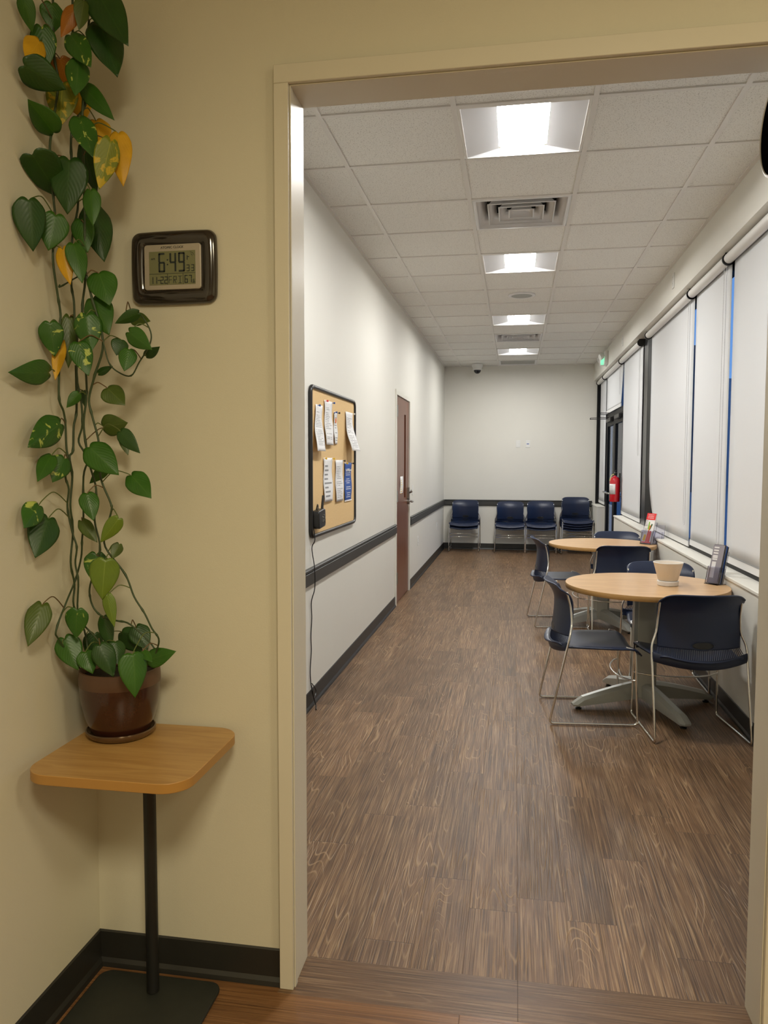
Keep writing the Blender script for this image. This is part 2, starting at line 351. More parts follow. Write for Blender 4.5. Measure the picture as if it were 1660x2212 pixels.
b = bm_(); box(b, SXW-.14, 2.8, -3.2, -3.1, 0, 3.0); box(b, 2.7, 2.8, -3.1, WP, 0, 3.0); struct(link('wall_behind', b, 'hall'))
b = bm_(); box(b, SXW-.14, 2.8, -3.2, WB, 2.99, 3.1); bb = box(b, L-.14, R+.3, WB, F+.12, 3.2, 3.3)
TF = {(1, 0), (1, 4), (1, 8), (1, 12)}; VF = {(1, 2), (1, 10)}; GF = {(1, 14)}
for i in range(-1, 5):
    for j in range(-3, 16):
        if (i, j) in TF | VF | GF: continue
        x0, x1 = max(L, GX+i*T), min(R, GX+(i+1)*T); y0, y1 = max(WB, GY+j*T), min(F, GY+(j+1)*T)
        if x1-x0 < .02 or y1-y0 < .02: continue
        box(b, x0, x1, y0, y1, CZ+.007, CZ+.02, 1)
struct(link('ceiling', b, ['hall', 'tile']))
b = bm_()
for i in range(0, 4): box(b, GX+i*T-.012, GX+i*T+.012, WB, F, CZ, CZ+.008)
for j in range(-2, 16): box(b, L, R, GY+j*T-.012, GY+j*T+.012, CZ+.0004, CZ+.008)
box(b, L, L+.022, WB, F, CZ-.0006, CZ+.008); box(b, R-.022, R, WB, F, CZ-.0006, CZ+.008); box(b, L, R, F-.022, F, CZ-.0006, CZ+.008); box(b, L, R, WB, WB+.022, CZ-.0006, CZ+.008)
struct(link('trim_1', b, 'grid'))
# opening frame: face, stop bead and lining in one moulding
b = bm_()
for x0, x1, xs in ((-.612, XI, 1), (XR, .650, -1)):
    box(b, x0, x1, W, WB, 0, ZH)
    xe = x1 if xs > 0 else x0
    box(b, *sorted((xe, xe+xs*.0035)), W+.012, W+.034, 0, ZH)
box(b, -.612, .650, W, WB, ZH, ZH+.046); box(b, XI, XR, W+.012, W+.034, ZH-.0035, ZH)
struct(link('trim_2', b, 'trim', bevel=.003))
# sill cap
b = bm_(); box(b, R-.008, WX+.01, WB, 9.872, .754, .774); box(b, R-.008, WX+.01, 11.848, F, .754, .774); struct(link('trim_3', b, 'wall', bevel=.004))
# baseboards
def base(name, segs, h=.1):
    b = bm_()
    for (x0, y0, x1, y1, nx, ny) in segs:
        pr = [(0, 0), (.016, 0), (.013, .012), (.006, .022), (.0045, h-.004), (.0015, h), (0, h)]
        A = [b.verts.new((x0+nx*p, y0+ny*p, z)) for p, z in pr]; B = [b.verts.new((x1+nx*p, y1+ny*p, z)) for p, z in pr]
        n = len(pr)
        for k in range(n): b.faces.new((A[k], A[(k+1) % n], B[(k+1) % n], B[k]))
        b.faces.new(A); b.faces.new(B[::-1])
    return struct(link(name, b, 'rubber', ang=8))
base('baseboard_left', [(L, WB, L, 7.43, 1, 0), (L, 8.47, L, F, 1, 0)])
base('baseboard_back', [(L, F, R, F, 0, -1)])
base('baseboard_right', [(R, WB, R, 9.87, -1, 0), (R, 11.85, R, F, -1, 0)])
base('baseboard_side', [(SXW, -3.1, SXW, WP, 1, 0)])
base('baseboard_front', [(SXW, WP, -.612, WP, 0, -1), (.650, WP, 2.7, WP, 0, -1)])
# chair rail
def rail(name, segs):
    b = bm_(); z0, z1 = .718, .818
    pr = [(0, z0), (.010, z0), (.022, z0+.014), (.022, z1-.026), (.016, z1-.022), (.016, z1-.018), (.024, z1-.014), (.024, z1-.004), (.018, z1), (0, z1)]
    for (x0, y0, x1, y1, nx, ny) in segs:
        A = [b.verts.new((x0+nx*p, y0+ny*p, z)) for p, z in pr]; B = [b.verts.new((x1+nx*p, y1+ny*p, z)) for p, z in pr]
        n = len(pr)
        for k in range(n): b.faces.new((A[k], A[(k+1) % n], B[(k+1) % n], B[k]))
        b.faces.new(A); b.faces.new(B[::-1])
    return struct(link(name, b, 'rail', ang=8))
rail('trim_4', [(L, WB, L, 7.42, 1, 0), (L, 8.48, L, F, 1, 0)]); rail('trim_5', [(L, F, R, F, 0, -1)])

# inner door on the left wall
d1 = struct(thing('door_1', (L, 7.95, 0), 'walnut veneer door with narrow glass strip and steel lever', 'door'))
def dl(x0, x1, y0, y1, z0, z1): return (x0, x1, y0-7.95, y1-7.95, z0, z1)
b = bm_()
for a in ((-.10, .012, 7.43, 7.485, 0, 2.14), (-.10, .012, 8.415, 8.47, 0, 2.14), (-.10, .012, 7.485, 8.415, 2.09, 2.14)): box(b, *dl(*a))
link('door_frame', b, 'frame', d1)
b = bm_()
for a in ((-.045, -.002, 7.49, 8.07, .008, 2.086), (-.045, -.002, 8.19, 8.41, .008, 2.086), (-.045, -.002, 8.07, 8.19, .008, 1.05), (-.045, -.002, 8.07, 8.19, 1.93, 2.086)): box(b, *dl(*a))
link('door_panel', b, 'doorw', d1)
b = bm_(); box(b, *dl(-.030, -.022, 8.07, 8.19, 1.05, 1.93)); link('glass_panel', b, 'darkglass', d1)
for z in (.27, 1.09, 1.93):
    b = bm_(); box(b, *dl(-.001, .014, 7.487, 7.525, z-.055, z+.055)); tube(b, [(.016, 7.488-7.95, z-.057), (.016, 7.488-7.95, z+.057)], .007, 8); link('hinge', b, 'steel', d1)
b = bm_()
tube(b, [(-.002, .38, 1.0), (.022, .38, 1.0)], .033, 20); tube(b, fillet([(.02, .38, 1.0), (.062, .38, 1.0), (.062, .255, 1.0)], .012), .0095, 10); box(b, -.002, .022, .355, .405, 1.03, 1.15)
tube(b, [(.02, .38, 1.10), (.05, .38, 1.115)], .016, 14)
link('handle', b, 'steel', d1, bevel=.003)

# window wall: one glazed run, frame + panes
def window(name, ys, z0, z1, mull):
    o = struct(thing(name, (WX, ys[0], 0), 'dark framed window with blue dusk light behind', 'window'))
    b = bm_(); x0, x1 = -.005, .05; yo = ys[0]
    box(b, x0, x1, 0, ys[1]-yo, z0, z0+.055); box(b, x0, x1, 0, ys[1]-yo, z1-.10, z1)
    for y in mull: box(b, x0, x1, y-.025-yo, y+.025-yo, z0+.055, z1-.10)
    if name == 'window_2': box(b, x0, x1, 0, .28, z0+.055, z1-.10)
    if name == 'window_1': box(b, x0, x1, 7.86-yo, 8.195-yo, z0+.055, z1-.10)
    link('window_frame', b, 'alu', o, bevel=.002)
    b = bm_(); box(b, .02, .026, .02, ys[1]-yo-.02, z0+.05, z1-.09); g = link('glass', b, 'glasspane', o); return o
MT['glasspane'] = mat('window_glass', (.9, .95, 1), .0, trans=1, spec=.3); MT['glasspane'].node_tree.nodes['Principled BSDF'].inputs['IOR'].default_value = 1.05
window('window_1', (2.4, 8.25), .774, 2.722, (2.43, 4.6, 6.9, 8.22))
window('window_2', (8.5, 9.95), .774, 2.722, (8.53, 9.92))
window('window_3', (11.85, F), .774, 2.722, (11.88, F-.03))
b = bm_(); box(b, WX-.006, WX+.06, 8.25, 8.5, .774, 2.722); 
for f in b.faces:
    f.normal_update(); f.material_index = 0 if f.normal.x < -.5 else 1  # greyer colour on the room side imitates reflected light
struct(link('trim_6', b, ['alug', 'alu']))
b = bm_(); box(b, 1.268, WX+.05, F-.035, F, .774, 2.70); struct(link('trim_7', b, 'alu'))

# glazed entrance door
d2 = struct(thing('door_2', (WX, 9.9, 0), 'black framed glass exit door between the shaded windows', 'door'))
def q(x0, x1, y0, y1, z0, z1): return (x0, x1, y0-9.9, y1-9.9, z0, z1)
b = bm_()
for a in ((0, .06, 9.90, 9.98, 0, 2.72), (0, .06, 11.77, 11.848, 0, 2.72), (-.0, .06, 9.98, 11.77, 2.07, 2.15), (0, .06, 9.98, 11.77, 2.64, 2.72), (-.02, .06, 9.98, 11.77, 0, .02)): box(b, *q(*a))
link('door_frame', b, 'alu', d2, bevel=.003)
b = bm_(); box(b, *q(.02, .026, 9.98, 11.77, 2.15, 2.64)); link('transom_glass', b, 'glasspane', d2)
for y0, y1 in ((9.985, 10.87), (10.88, 11.765)):
    b = bm_()
    for a in ((-.005, .04, y0, y0+.09, .02, 2.065), (-.005, .04, y1-.09, y1, .02, 2.065), (-.005, .04, y0+.09, y1-.09, .02, .28), (-.005, .04, y0+.09, y1-.09, 1.95, 2.065)): box(b, *q(*a))
    lf = link('door_panel', b, 'alu', d2, bevel=.003)
    b = bm_(); box(b, *q(.014, .02, y0+.09, y1-.09, .28, 1.95)); link('glass', b, 'glasspane', lf)
    b = bm_(); box(b, *q(-.05, -.005, y0+.12, y1-.30, 2.00, 2.055)); link('door_closer', b, 'blackp', lf, bevel=.006)
    b = bm_(); tube(b, fillet([(-.006, y0-9.9+.1, 1.0), (-.055, y0-9.9+.1, 1.0), (-.055, y1-9.9-.1, 1.0), (-.006, y1-9.9-.1, 1.0)], .02), .012, 8); link('push_bar', b, 'steel', lf)
b = bm_(); tube(b, fillet([(-.03, 1.395, 2.045), (-.29, 1.395, 2.040), (-.29, 1.375, 2.058), (-.03, 1.375, 2.062)], .004), .0045, 8); link('closer_arm', b, 'blackp', d2)
b = bm_(); tube(b, fillet([(-.03, 1.42, 2.105), (-.15, 1.42, 2.112), (-.15, 1.38, 2.128), (-.03, 1.38, 2.128)], .004), .0045, 8); link('closer_arm', b, 'blackp', d2)

# outside: pavement and a building across the way
b = bm_(); box(b, R+.35, 120, -20, 160, -.4, -.2); struct(link('ground', b, 'ground'))
b = bm_(); box(b, 10.5, 60, 60, 75, -.2, 7.6); tag(link('far_building', b, 'brick'), 'dark low building seen through the narrow gaps between the window shades', 'building')
b = bm_(); box(b, 3, 10.5, 45, 60, -.2, 7.9); tag(link('far_building', b, mat('dark_brick', (.045, .035, .035), .8, var=.3)), 'very dark building seen through the glass exit door', 'building')  # added block, not a known building; darkens what the door glass shows

# ================================================================ CEILING FIXTURES
places = ['brightest and nearest, just beyond the door header', 'between the near air vent and the round speaker', 'between the round speaker and the far air vent', 'farthest, beyond the far air vent']
def troffer(j, lab):
    x0 = GX+T; y0 = GY+j*T; o = thing('ceiling_light', (x0+T/2, y0+T/2, CZ), 'square recessed troffer light, '+lab, 'ceiling light', 'troffer lights down the corridor ceiling')
    h = T/2-.014
    b = bm_()
    box(b, -h, -h+.012, -h, h, .0012, .02); box(b, h-.012, h, -h, h, .0012, .02); box(b, -h+.012, h-.012, -h, -h+.012, .0012, .02); box(b, -h+.012, h-.012, h-.012, h, .0012, .02)
    link('frame', b, 'grid', o)
    k = h-.012; lw = .118
    b = bm_()
    for s in (-1, 1):
        grid(b, lambda u, v, s=s: (s*(k+(lw-k)*u), (k-.0-(.03)*u)*(2*v-1), .004+.026*u), 8, 2)
        v1, v2, v3, v4 = b.verts.new((-k, s*k, .004)), b.verts.new((k, s*k, .004)), b.verts.new((lw, s*(k-.03), .030)), b.verts.new((-lw, s*(k-.03), .030))
        b.faces.new((v1, v2, v3, v4))
    box(b, -k, k, -k, k, .11, .12)
    link('reflector', b, 'pan', o, ang=20)
    b = bm_()
    n = 10; P = [(lw*1.0*cos(pi*t/n), .040-.012*sin(pi*t/n)) for t in range(n+1)]
    A = [b.verts.new((x, -k+.03, z)) for x, z in P]; B = [b.verts.new((x, k-.03, z)) for x, z in P]
    for t in range(n): b.faces.new((A[t], A[t+1], B[t+1], B[t])).smooth = True
    b.faces.new(A); b.faces.new(B[::-1])
    link('lens', b, 'lens', o); return o
for j, lab in zip((0, 4, 8, 12), places): troffer(j, lab)
def vent(j, lab):
    o = thing('air_vent', (GX+1.5*T, GY+(j+.5)*T, CZ), lab, 'air vent', 'square ceiling diffusers')
    h = T/2-.014
    def ring(b, ro, ri, zo, zi):
        A = [b.verts.new((x*ro, y*ro, zo)) for x, y in ((-1, -1), (1, -1), (1, 1), (-1, 1))]; B = [b.verts.new((x*ri, y*ri, zi)) for x, y in ((-1, -1), (1, -1), (1, 1), (-1, 1))]
        for k in range(4): b.faces.new((A[k], A[(k+1) % 4], B[(k+1) % 4], B[k]))
    b = bm_(); ring(b, h, h-.02, .001, .001); ring(b, h-.02, h-.075, .001, .075); link('frame', b, 'vent', o, solid=.002)
    for ro in (.205, .140, .078):
        b = bm_(); ring(b, ro, ro-.007, .004, .002); ring(b, ro-.007, ro-.050, .004, .062)
        if ro < .1: box(b, -.03, .03, -.03, .03, .060, .063)
        link('louvre', b, 'vent', o, solid=.002)
    b = bm_(); box(b, -h, h, -h, h, .13, .14); box(b, -.28, .28, -.006, .006, .07, .08); box(b, -.006, .006, -.28, .28, .07, .08)
    for s in (-1, 1):
        for t in (0, 1): box(b, *((-h, h) if t else sorted((s*h, s*(h-.003)))), *(sorted((s*h, s*(h-.003))) if t else (-h, h)), .06, .14)
    link('duct_box', b, 'hole', o)
vent(2, 'large square louvred air vent, nearest, beyond the first ceiling light'); vent(10, 'square louvred air vent near the back, between the last two ceiling lights')
o = thing('return_grille', (GX+1.5*T, GY+14.5*T, CZ), 'flat grey return air grille in the ceiling against the back wall', 'air vent')
b = bm_(); h = T/2-.013
for a in ((-h, h, -h, -h+.03), (-h, h, h-.03-.08, h), (-h, -h+.03, -h+.03, h-.11), (h-.03, h, -h+.03, h-.11)): box(b, *a, .0015, .012)
link('frame', b, 'vent', o)
b = bm_()
for k in range(34): y = -h+.035+k*.0128; box(b, -h+.03, h-.03, y, y+.006, .005, .012)
box(b, -h+.03, h-.03, -h+.03, h-.11, .013, .02)
link('grille', b, mat('grey_grille', (.50, .50, .47), .6), o)
o = thing('ceiling_speaker', (.04, 7.40, CZ), 'round white flush ceiling speaker between two lights', 'speaker')
b = bm_(); lathe(b, [(.125, .006), (.125, -.003), (.118, -.007), (.098, -.007), (.094, -.004)], 40, caps=False); link('bezel', b, 'vent', o)
b = bm_(); lathe(b, [(.097, 0), (.096, -.0055)], 40); link('grille', b, mat('speaker_grille', (.42, .44, .42), .7, bump=.8, bs=600), o)
o = thing('security_camera', (-.615, 12.40, CZ), 'white dome security camera with black bubble hung from the ceiling', 'camera')
b = bm_(); lathe(b, [(.085, 0), (.085, -.035), (.072, -.055), (.066, -.075), (.076, -.078), (.076, -.09), (.06, -.094)], 32); link('housing', b, 'white', o)
b = bm_(); lathe(b, [(.056, -.092)]+[(.056*cos(a), -.094-.056*sin(a)) for a in [R_(x) for x in range(0, 86, 10)]]+[(.002, -.150)], 28); link('bubble', b, 'dome', o)
# ================================================================ SHADES
def shade(yn, yf, zb, lab, gap_far=0, chain=None, bot=None, curl=0, curl_n=0):
    o = thing('roller_shade', (1.285, yn, 2.685), lab, 'window shade', 'white roller shades on the right side')
    ln = yf-yn
    b = bm_(); tube(b, [(0, .012, 0), (0, ln-.012, 0)], .031, 24); link('roller_tube', b, 'tube', o)
    for y in (0, ln):
        b = bm_(); tube(b, [(0, y-.007, -.002), (0, y+.007, -.002)], .039, 24); box(b, -.02, .04, y-.006, y+.006, .0, .036); link('bracket', b, 'blackp', o)
    y0, y1 = .028, ln-.028-gap_far; zt = -.0; H_ = 2.685-zb
    def fab(u, v):
        z = zt-(H_-.045)*v; yy = y0+(y1-y0)*u
        if curl_n: yy += curl_n*v**1.5*(1-u)**3
        if curl and v > .7: yy -= curl*((v-.7)/.3)**2*u**3
        return (.0305+.0015*sin(u*7)*sin(v*3), yy, z)
    b = bm_(); grid(b, fab, 12, 24); link('fabric', b, 'blind', o, solid=.0012)
    ye = y1-curl
    b = bm_(); y0 += curl_n
    box(b, .026, .036, y0, ye, -H_, -H_+.045); box(b, .0245, .026, y0, ye, -H_+.043, -H_+.047, 1); link('hem_bar', b, ['hem', 'ink'], o, bevel=.002)
    if chain:
        cy, zc = chain
        b = bm_(); pts = [(-.005, cy-.03, -.035), (-.005, cy-.03, -(2.685-zc)+.03)]+[(-.005, cy-.03*cos(a), -(2.685-zc)+.03-.03*sin(a)) for a in [R_(x) for x in range(30, 180, 30)]]+[(-.005, cy+.03, -(2.685-zc)+.03), (-.005, cy+.03, -.035)]
        tube(b, pts, .0014, 6)
        for s in (-1, 1):
            n = int((2.6-zc)/.018)
            for k in range(n):
                z = -.04-k*.018; mm = Matrix.Translation((-.005, cy+s*.03, z)); bmesh.ops.create_icosphere(b, subdivisions=1, radius=.0027, matrix=mm)
        link('bead_chain', b, mat('bead_chain', (.62, .62, .62), .3), o)
    return o
shade(3.2, 5.122, .806, 'widest white window shade, nearest, beside the small table rack')
shade(5.122, 6.125, .806, 'narrow white shade, second nearest, with bead chain on its near edge', chain=(.045, .90))
shade(6.125, 8.02, .786, 'wide white shade next to the dark column, near side, curling at its lower corner', chain=(.045, .95), curl=.36)
shade(8.478, 9.985, .786, 'white shade just past the dark column, beside the fire extinguisher', chain=(.03, 1.5))
shade(9.985, 11.79, 2.14, 'short white shade stopping above the glass exit door', chain=(.07, 2.28), gap_far=.02, curl_n=.16)
shade(11.79, 12.62, .80, 'narrowest white shade in the far corner beyond the exit door', chain=(.06, 1.0))

# ================================================================ WALL FIXTURES
def plate(loc, face, lab, kind='duplex', grp='white wall plates'):
    # face: 'x+' faces +X etc.
    rz = {'y-': 0, 'x+': pi/2, 'x-': -pi/2}[face]
    o = thing('outlet_plate' if kind == 'duplex' else 'switch_plate' if kind == 'switch' else 'data_plate', loc, lab, 'wall plate', None, rz)
    b = bm_(); box(b, -.036, .036, -.006, 0, -.058, .058); link('cover_plate', b, 'white', o, bevel=.003)
    b = bm_()
    if kind == 'duplex':
        for z in (-.024, .024): prism(b, rrect(.034, .03, .012), .006, .0085, Matrix.Rotation(pi/2, 4, 'X') @ Matrix.Translation((0, z, 0)))
        link('socket', b, 'white', o)
        b = bm_()
        for z in (-.024, .024):
            for x in (-.007, .007): box(b, x-.0012, x+.0012, -.0088, -.0082, z-.002, z+.007)
        link('slot', b, 'inkd', o)
    elif kind == 'switch':
        box(b, -.016, .016, -.009, -.006, -.033, .033); link('rocker', b, 'white', o, bevel=.002)
    else:
        for x in (-.009, .009): box(b, x-.007, x+.007, -.0075, -.0055, -.008, .008)
        link('jack', b, 'blue', o)
    return o
plate((.041, F, 1.728), 'y-', 'plain white wall plate, left of the pair on the back wall', 'switch')
plate((.196, F, 1.728), 'y-', 'white wall plate with blue jacks, right of the pair on the back wall', 'data')
plate((L, 9.24, .473), 'x+', 'white power outlet low on the left wall, nearer the door')
plate((L, 11.54, .461), 'x+', 'white power outlet low on the left wall, nearer the back wall')
plate((R, 6.47, 2.862), 'x-', 'white outlet high on the right wall above the roller shades, nearer one')
plate((R, 9.40, 2.842), 'x-', 'white outlet high on the right wall, farther one near the exit light')
plate((L, 8.72, 1.11), 'x+', 'white light switch beside the walnut door handle', 'switch')

o = thing('exit_light', (R, 10.95, 2.845), 'white emergency exit light glowing green, high on the right wall', 'exit sign')
b = bm_(); prism(b, rrect(.30, .17, .02), 0, .05, Matrix.Rotation(-pi/2, 4, 'Y') @ Matrix.Rotation(pi/2, 4, 'Z')); link('housing', b, 'white', o, bevel=.004)
b = bm_(); box(b, -.095, -.05, -.045, .045, -.095, .075); link('lamp_box', b, 'white', o, bevel=.012)
b = bm_(); box(b, -.088, -.045, -.0485, -.045, -.088, .035); link('green_panel', b, 'exitg', o)
b = bm_()
for s in (-1, 1): tube(b, [(-.05, s*.12, .02), (-.11, s*.14, .0)], [.022, .042], 16)
link('lamp_head', b, 'white', o)
text_mesh('lettering', 'EXIT', .07, Matrix.Translation((-.0505, -.09, -.02)) @ Matrix.Rotation(-pi/2, 4, 'Z') @ Matrix.Rotation(pi/2, 4, 'X'), 'exitg', o)

# fire extinguisher on the door frame post
o = thing('fire_extinguisher', (1.243, 10.04, .935), 'red fire extinguisher with white label hung by the glass exit door', 'fire extinguisher')
b = bm_(); lathe(b, [(.058, 0), (.063, .008), (.063, .255), (.058, .285), (.042, .308), (.022, .318), (.019, .33)], 32); link('cylinder', b, 'ext', o)
b = bm_(); lathe(b, [(.0642, .095), (.0642, .225)], 32, caps=False)
for f in list(b.faces):
    c = f.calc_center_median()
    if math.atan2(c.y, c.x) > R_(-95) and not math.atan2(c.y, c.x) > R_(170) : bmesh.ops.delete(b, geom=[f], context='FACES')
link('label', b, 'paper', o, solid=.0006)
b = bm_()
for k in range(6):
    a0 = R_(-160); z = .11+k*.018
    for t in range(5):
        a = a0+t*.17; box(b, -.0008, .0008, -.004, .004, -.002, .002, mx=Matrix.Translation((.0652*cos(a), .0652*sin(a), z)) @ Matrix.Rotation(a, 4, 'Z'))
link('label_print', b, 'ink', o)
b = bm_(); tube(b, [(0, 0, .325), (0, 0, .362)], .016, 14); box(b, -.012, .012, -.10, .02, .362, .372); tube(b, [(0, .02, .372), (0, -.05, .392), (0, -.11, .398)], .006, 8)
link('valve_handle', b, 'blackp', o)
b = bm_(); tube(b, catmull([(-.012, -.005, .348), (-.04, -.012, .335), (-.058, -.035, .30), (-.068, -.05, .265)], 5), .0045, 8); link('tag_strip', b, 'hose', o)
b = bm_(); box(b, .045, .066, -.02, .02, .12, .36); tube(b, [(.0, -.062, .2), (-.058, -.03, .2), (-.06, .03, .2), (.0, .062, .2)], .003, 6); link('mounting_bracket', b, 'blackp', o)

# round device on the right side of the opening
MT['matt'] = mat('matt_black', (.003, .003, .003), 1.0, spec=0)
o = thing('round_wall_fixture', (XR+.012, 1.985, 2.215), 'round black fixture with thin pale rim on the right of the opening', 'wall fixture')
Rm = Matrix.Rotation(-pi/2, 4, 'Y')
b = bm_(); lathe(b, [(.090, 0), (.098, .012), (.110, .022), (.1105, .030)], 56); b.transform(Rm); link('back_housing', b, 'matt', o)
b = bm_(); lathe(b, [(.1095, .024), (.1125, .026), (.1125, .032), (.106, .0345), (.105, .032)], 56, caps=False); b.transform(Rm); link('rim', b, 'white', o)
b = bm_(); lathe(b, [(.109, .031), (.08, .037), (.03, .040), (.002, .041)], 56); b.transform(Rm); link('face', b, 'matt', o)

# ================================================================ CORKBOARD, PAPERS, RADIO
by0, by1, bz0, bz1 = 4.235, 5.458, .988, 1.866
o = thing('corkboard', (L, (by0+by1)/2, (bz0+bz1)/2), 'large tan corkboard with black frame on the left wall', 'notice board')
hw, hh = (by1-by0)/2, (bz1-bz0)/2
MB = Matrix(((0, 0, 1, 0), (1, 0, 0, 0), (0, 1, 0, 0), (0, 0, 0, 1)))   # local x->Y, y->Z, z->X
b = bm_()
po = rrect(hw*2, hh*2, .04, 5)
prism(b, [(x*.985, y*.98) for x, y in po], 0, .011, MB); link('cork_panel', b, 'cork', o)
b = bm_(); tube(b, [MB @ Vector((x*.985, y*.98, .012)) for x, y in po], .0125, 10, closed=True); link('frame', b, 'blackp', o)
def paper(y0, y1, z0, z1, lab, lines, skew=0, lift=0, mt='paper', ink='ink', pins=(), big=False, hdr=None, flare=0):
    ym, zm = (y0+y1)/2, (z0+z1)/2; w, h = y1-y0, z1-z0
    o = thing('pinned_paper', (L+.0135, ym, z1), lab, 'paper', 'papers pinned to the corkboard')
    def pos(u, v, off=0):   # u across 0..1, v down 0..1
        return (.002+off+lift*v**2*(1+.4*sin(u*3))+.003*sin(v*9+u*2), (u-.5)*w+skew*v*(1-u*.6)+flare*v**3*u, -h*v)
    b = bm_(); grid(b, lambda u, v: pos(u, v), 6, 14); link('sheet', b, mt, o, solid=.0005)
    b = bm_(); rr = random.Random(int(y0*1000))
    for k in range(lines):
        v = .14+.78*(k+.5)/lines
        if rr.random() < (.0 if big else .14): continue
        ua, ub = .12, (.45+.42*rr.random() if big else .5+.38*rr.random()); th = (.30 if big else .22)/lines
        if hdr == 'c': c = .5; hw_ = .18+.22*rr.random(); ua, ub = c-hw_, c+hw_
        n = 8; A = [b.verts.new(pos(ua+(ub-ua)*i/n, v-th/2, .0009)) for i in range(n+1)]; B = [b.verts.new(pos(ua+(ub-ua)*i/n, v+th/2, .0009)) for i in range(n+1)]
        for i in range(n):
            if (big or hdr == 'c') or rr.random() > .12: b.faces.new((A[i], A[i+1], B[i+1], B[i]))
    link('print', b, ink, o)
    for u, m in pins:
        x, y, z = pos(u, .02); b = bm_(); tube(b, [(x, y, z), (x+.008, y, z), (x+.009, y, z), (x+.018, y, z)], [.002, .002, .005, .0065], 10); link('pushpin', b, m, o)
    return o
paper(4.345, 4.50, 1.49, 1.762, 'white typed paper curling at left, upper row of the corkboard', 22, skew=-.075, lift=.03, pins=((.25, 'blue'),))
paper(4.552, 4.75, 1.532, 1.803, 'white typed sheet with red and blue pins, highest on the corkboard', 20, lift=.012, pins=((.12, 'red'), (.98, 'blue')))
p3 = paper(4.80, 4.89, 1.542, 1.748, 'narrow white strip with small orange seal on the corkboard', 10, lift=.004, pins=((.15, 'blue'), (.98, 'inkd')), hdr='c')
b = bm_(); lathe(b, [(.017, .0035), (.017, .0045)], 20); b.transform(Matrix.Translation((0, 0, -.055)) @ MB); link('seal', b, 'orange', p3)
b = bm_(); box(b, .0035, .0045, -.045, .045, -.012, -.004); box(b, .0035, .005, -.04, .02, -.172, -.166); link('band', b, 'blue', p3)
p4 = paper(5.14, 5.365, 1.505, 1.772, 'white letterhead sheet whose lower corner curls off the board frame', 19, skew=-.01, lift=.05, flare=.05, pins=((.97, 'white'),))
b = bm_(); lathe(b, [(.010, .0035), (.014, .0035), (.014, .0045), (.010, .0045)], 20, caps=False); b.transform(Matrix.Translation((0, -.055, -.045)) @ MB); box(b, .0035, .0042, -.025, .05, -.05, -.038); link('letterhead_mark', b, 'blue', p4)
paper(4.525, 4.75, 1.182, 1.453, 'white sheet with big grey capitals, left in the lower row', 8, pins=((.06, 'yellowp'), (.96, 'yellowp')), big=True, lift=.006)
paper(4.84, 5.055, 1.169, 1.44, 'white typed sheet in the middle of the lower row', 19, pins=((.95, 'inkd'),), lift=.005)
p7 = paper(5.11, 5.33, 1.158, 1.423, 'blue flyer with white centred text on the corkboard', 15, mt='blue', ink='paper', hdr='c', pins=((.1, 'yellowp'), (.96, 'inkd')))
text_mesh('title', 'Care Management', .026, Matrix.Translation((.0065, 0, -.052)) @ MB, 'paper', p7)
b = bm_(); box(b, .001, .004, -.11, .11, -.266, -.258); box(b, .001, .004, -.11, .11, -.006, 0); link('white_edge', b, 'paper', p7)

o = thing('cordless_radio', (L+.014, 4.33, 1.045), 'small black radio unit with antenna mounted at the corkboard corner', 'radio')
b = bm_(); prism(b, rrect(.15, .105, .02), 0, .045, Matrix.Translation((0, 0, .0525)) @ MB @ Matrix.Rotation(R_(4), 4, 'Z')); link('body', b, 'blackp', o, bevel=.005)
b = bm_(); tube(b, [(.03, .045, .10), (.032, .062, .185)], [.008, .006], 12); tube(b, catmull([(.02, -.06, .07), (.03, -.045, .115), (.02, -.02, .135), (.012, -.02, .10)], 4), .0035, 8); link('antenna', b, 'blackp', o)
b = bm_()
for yy, zz in ((.03, .07), (.045, .055), (.03, .04), (.01, .035), (.0, .06)): tube(b, [(.044, yy, zz), (.050, yy, zz)], .006, 10)
link('button', b, 'steel', o)
cp = [(L+.02, 4.265, 1.06), (L+.03, 4.262, .98), (L+.012, 4.262, .93), (L+.028, 4.258, .82), (L+.028, 4.262, .70), (L+.008, 4.262, .62), (L+.006, 4.275, .52), (L+.006, 4.255, .42), (L+.006, 4.262, .33), (L+.006, 4.235, .22), (L+.007, 4.25, .13), (L+.018, 4.262, .06), (L+.03, 4.27, .006), (L+.05, 4.2, .005)]
b = bm_(); tube(b, catmull(cp, 8), .0032, 6); tube(b, catmull([(L+.01, 4.25, .13), (L+.02, 4.235, .10), (L+.02, 4.27, .05), (L+.02, 4.31, .085), (L+.01, 4.255, .14)], 5), .003, 6)
tag(link('power_cord', b, 'blackp'), 'thin black power cord hanging from the radio down the left wall', 'cord')

# notice on the walnut door
o = thing('door_notice', (L-.0015, 7.875, 1.165), 'white notice taped to the walnut door', 'paper')
b = bm_(); grid(b, lambda u, v: (.001+.003*sin(v*5), (u-.5)*.2, .115-.23*v), 3, 8); link('sheet', b, 'paper', o, solid=.0005)
b = bm_()
for k in range(7): box(b, .0045, .0052, -.07, -.02+.05*((k*7) % 3)/2, .07-.022*k, .076-.022*k)
link('print', b, 'yellowp', o)
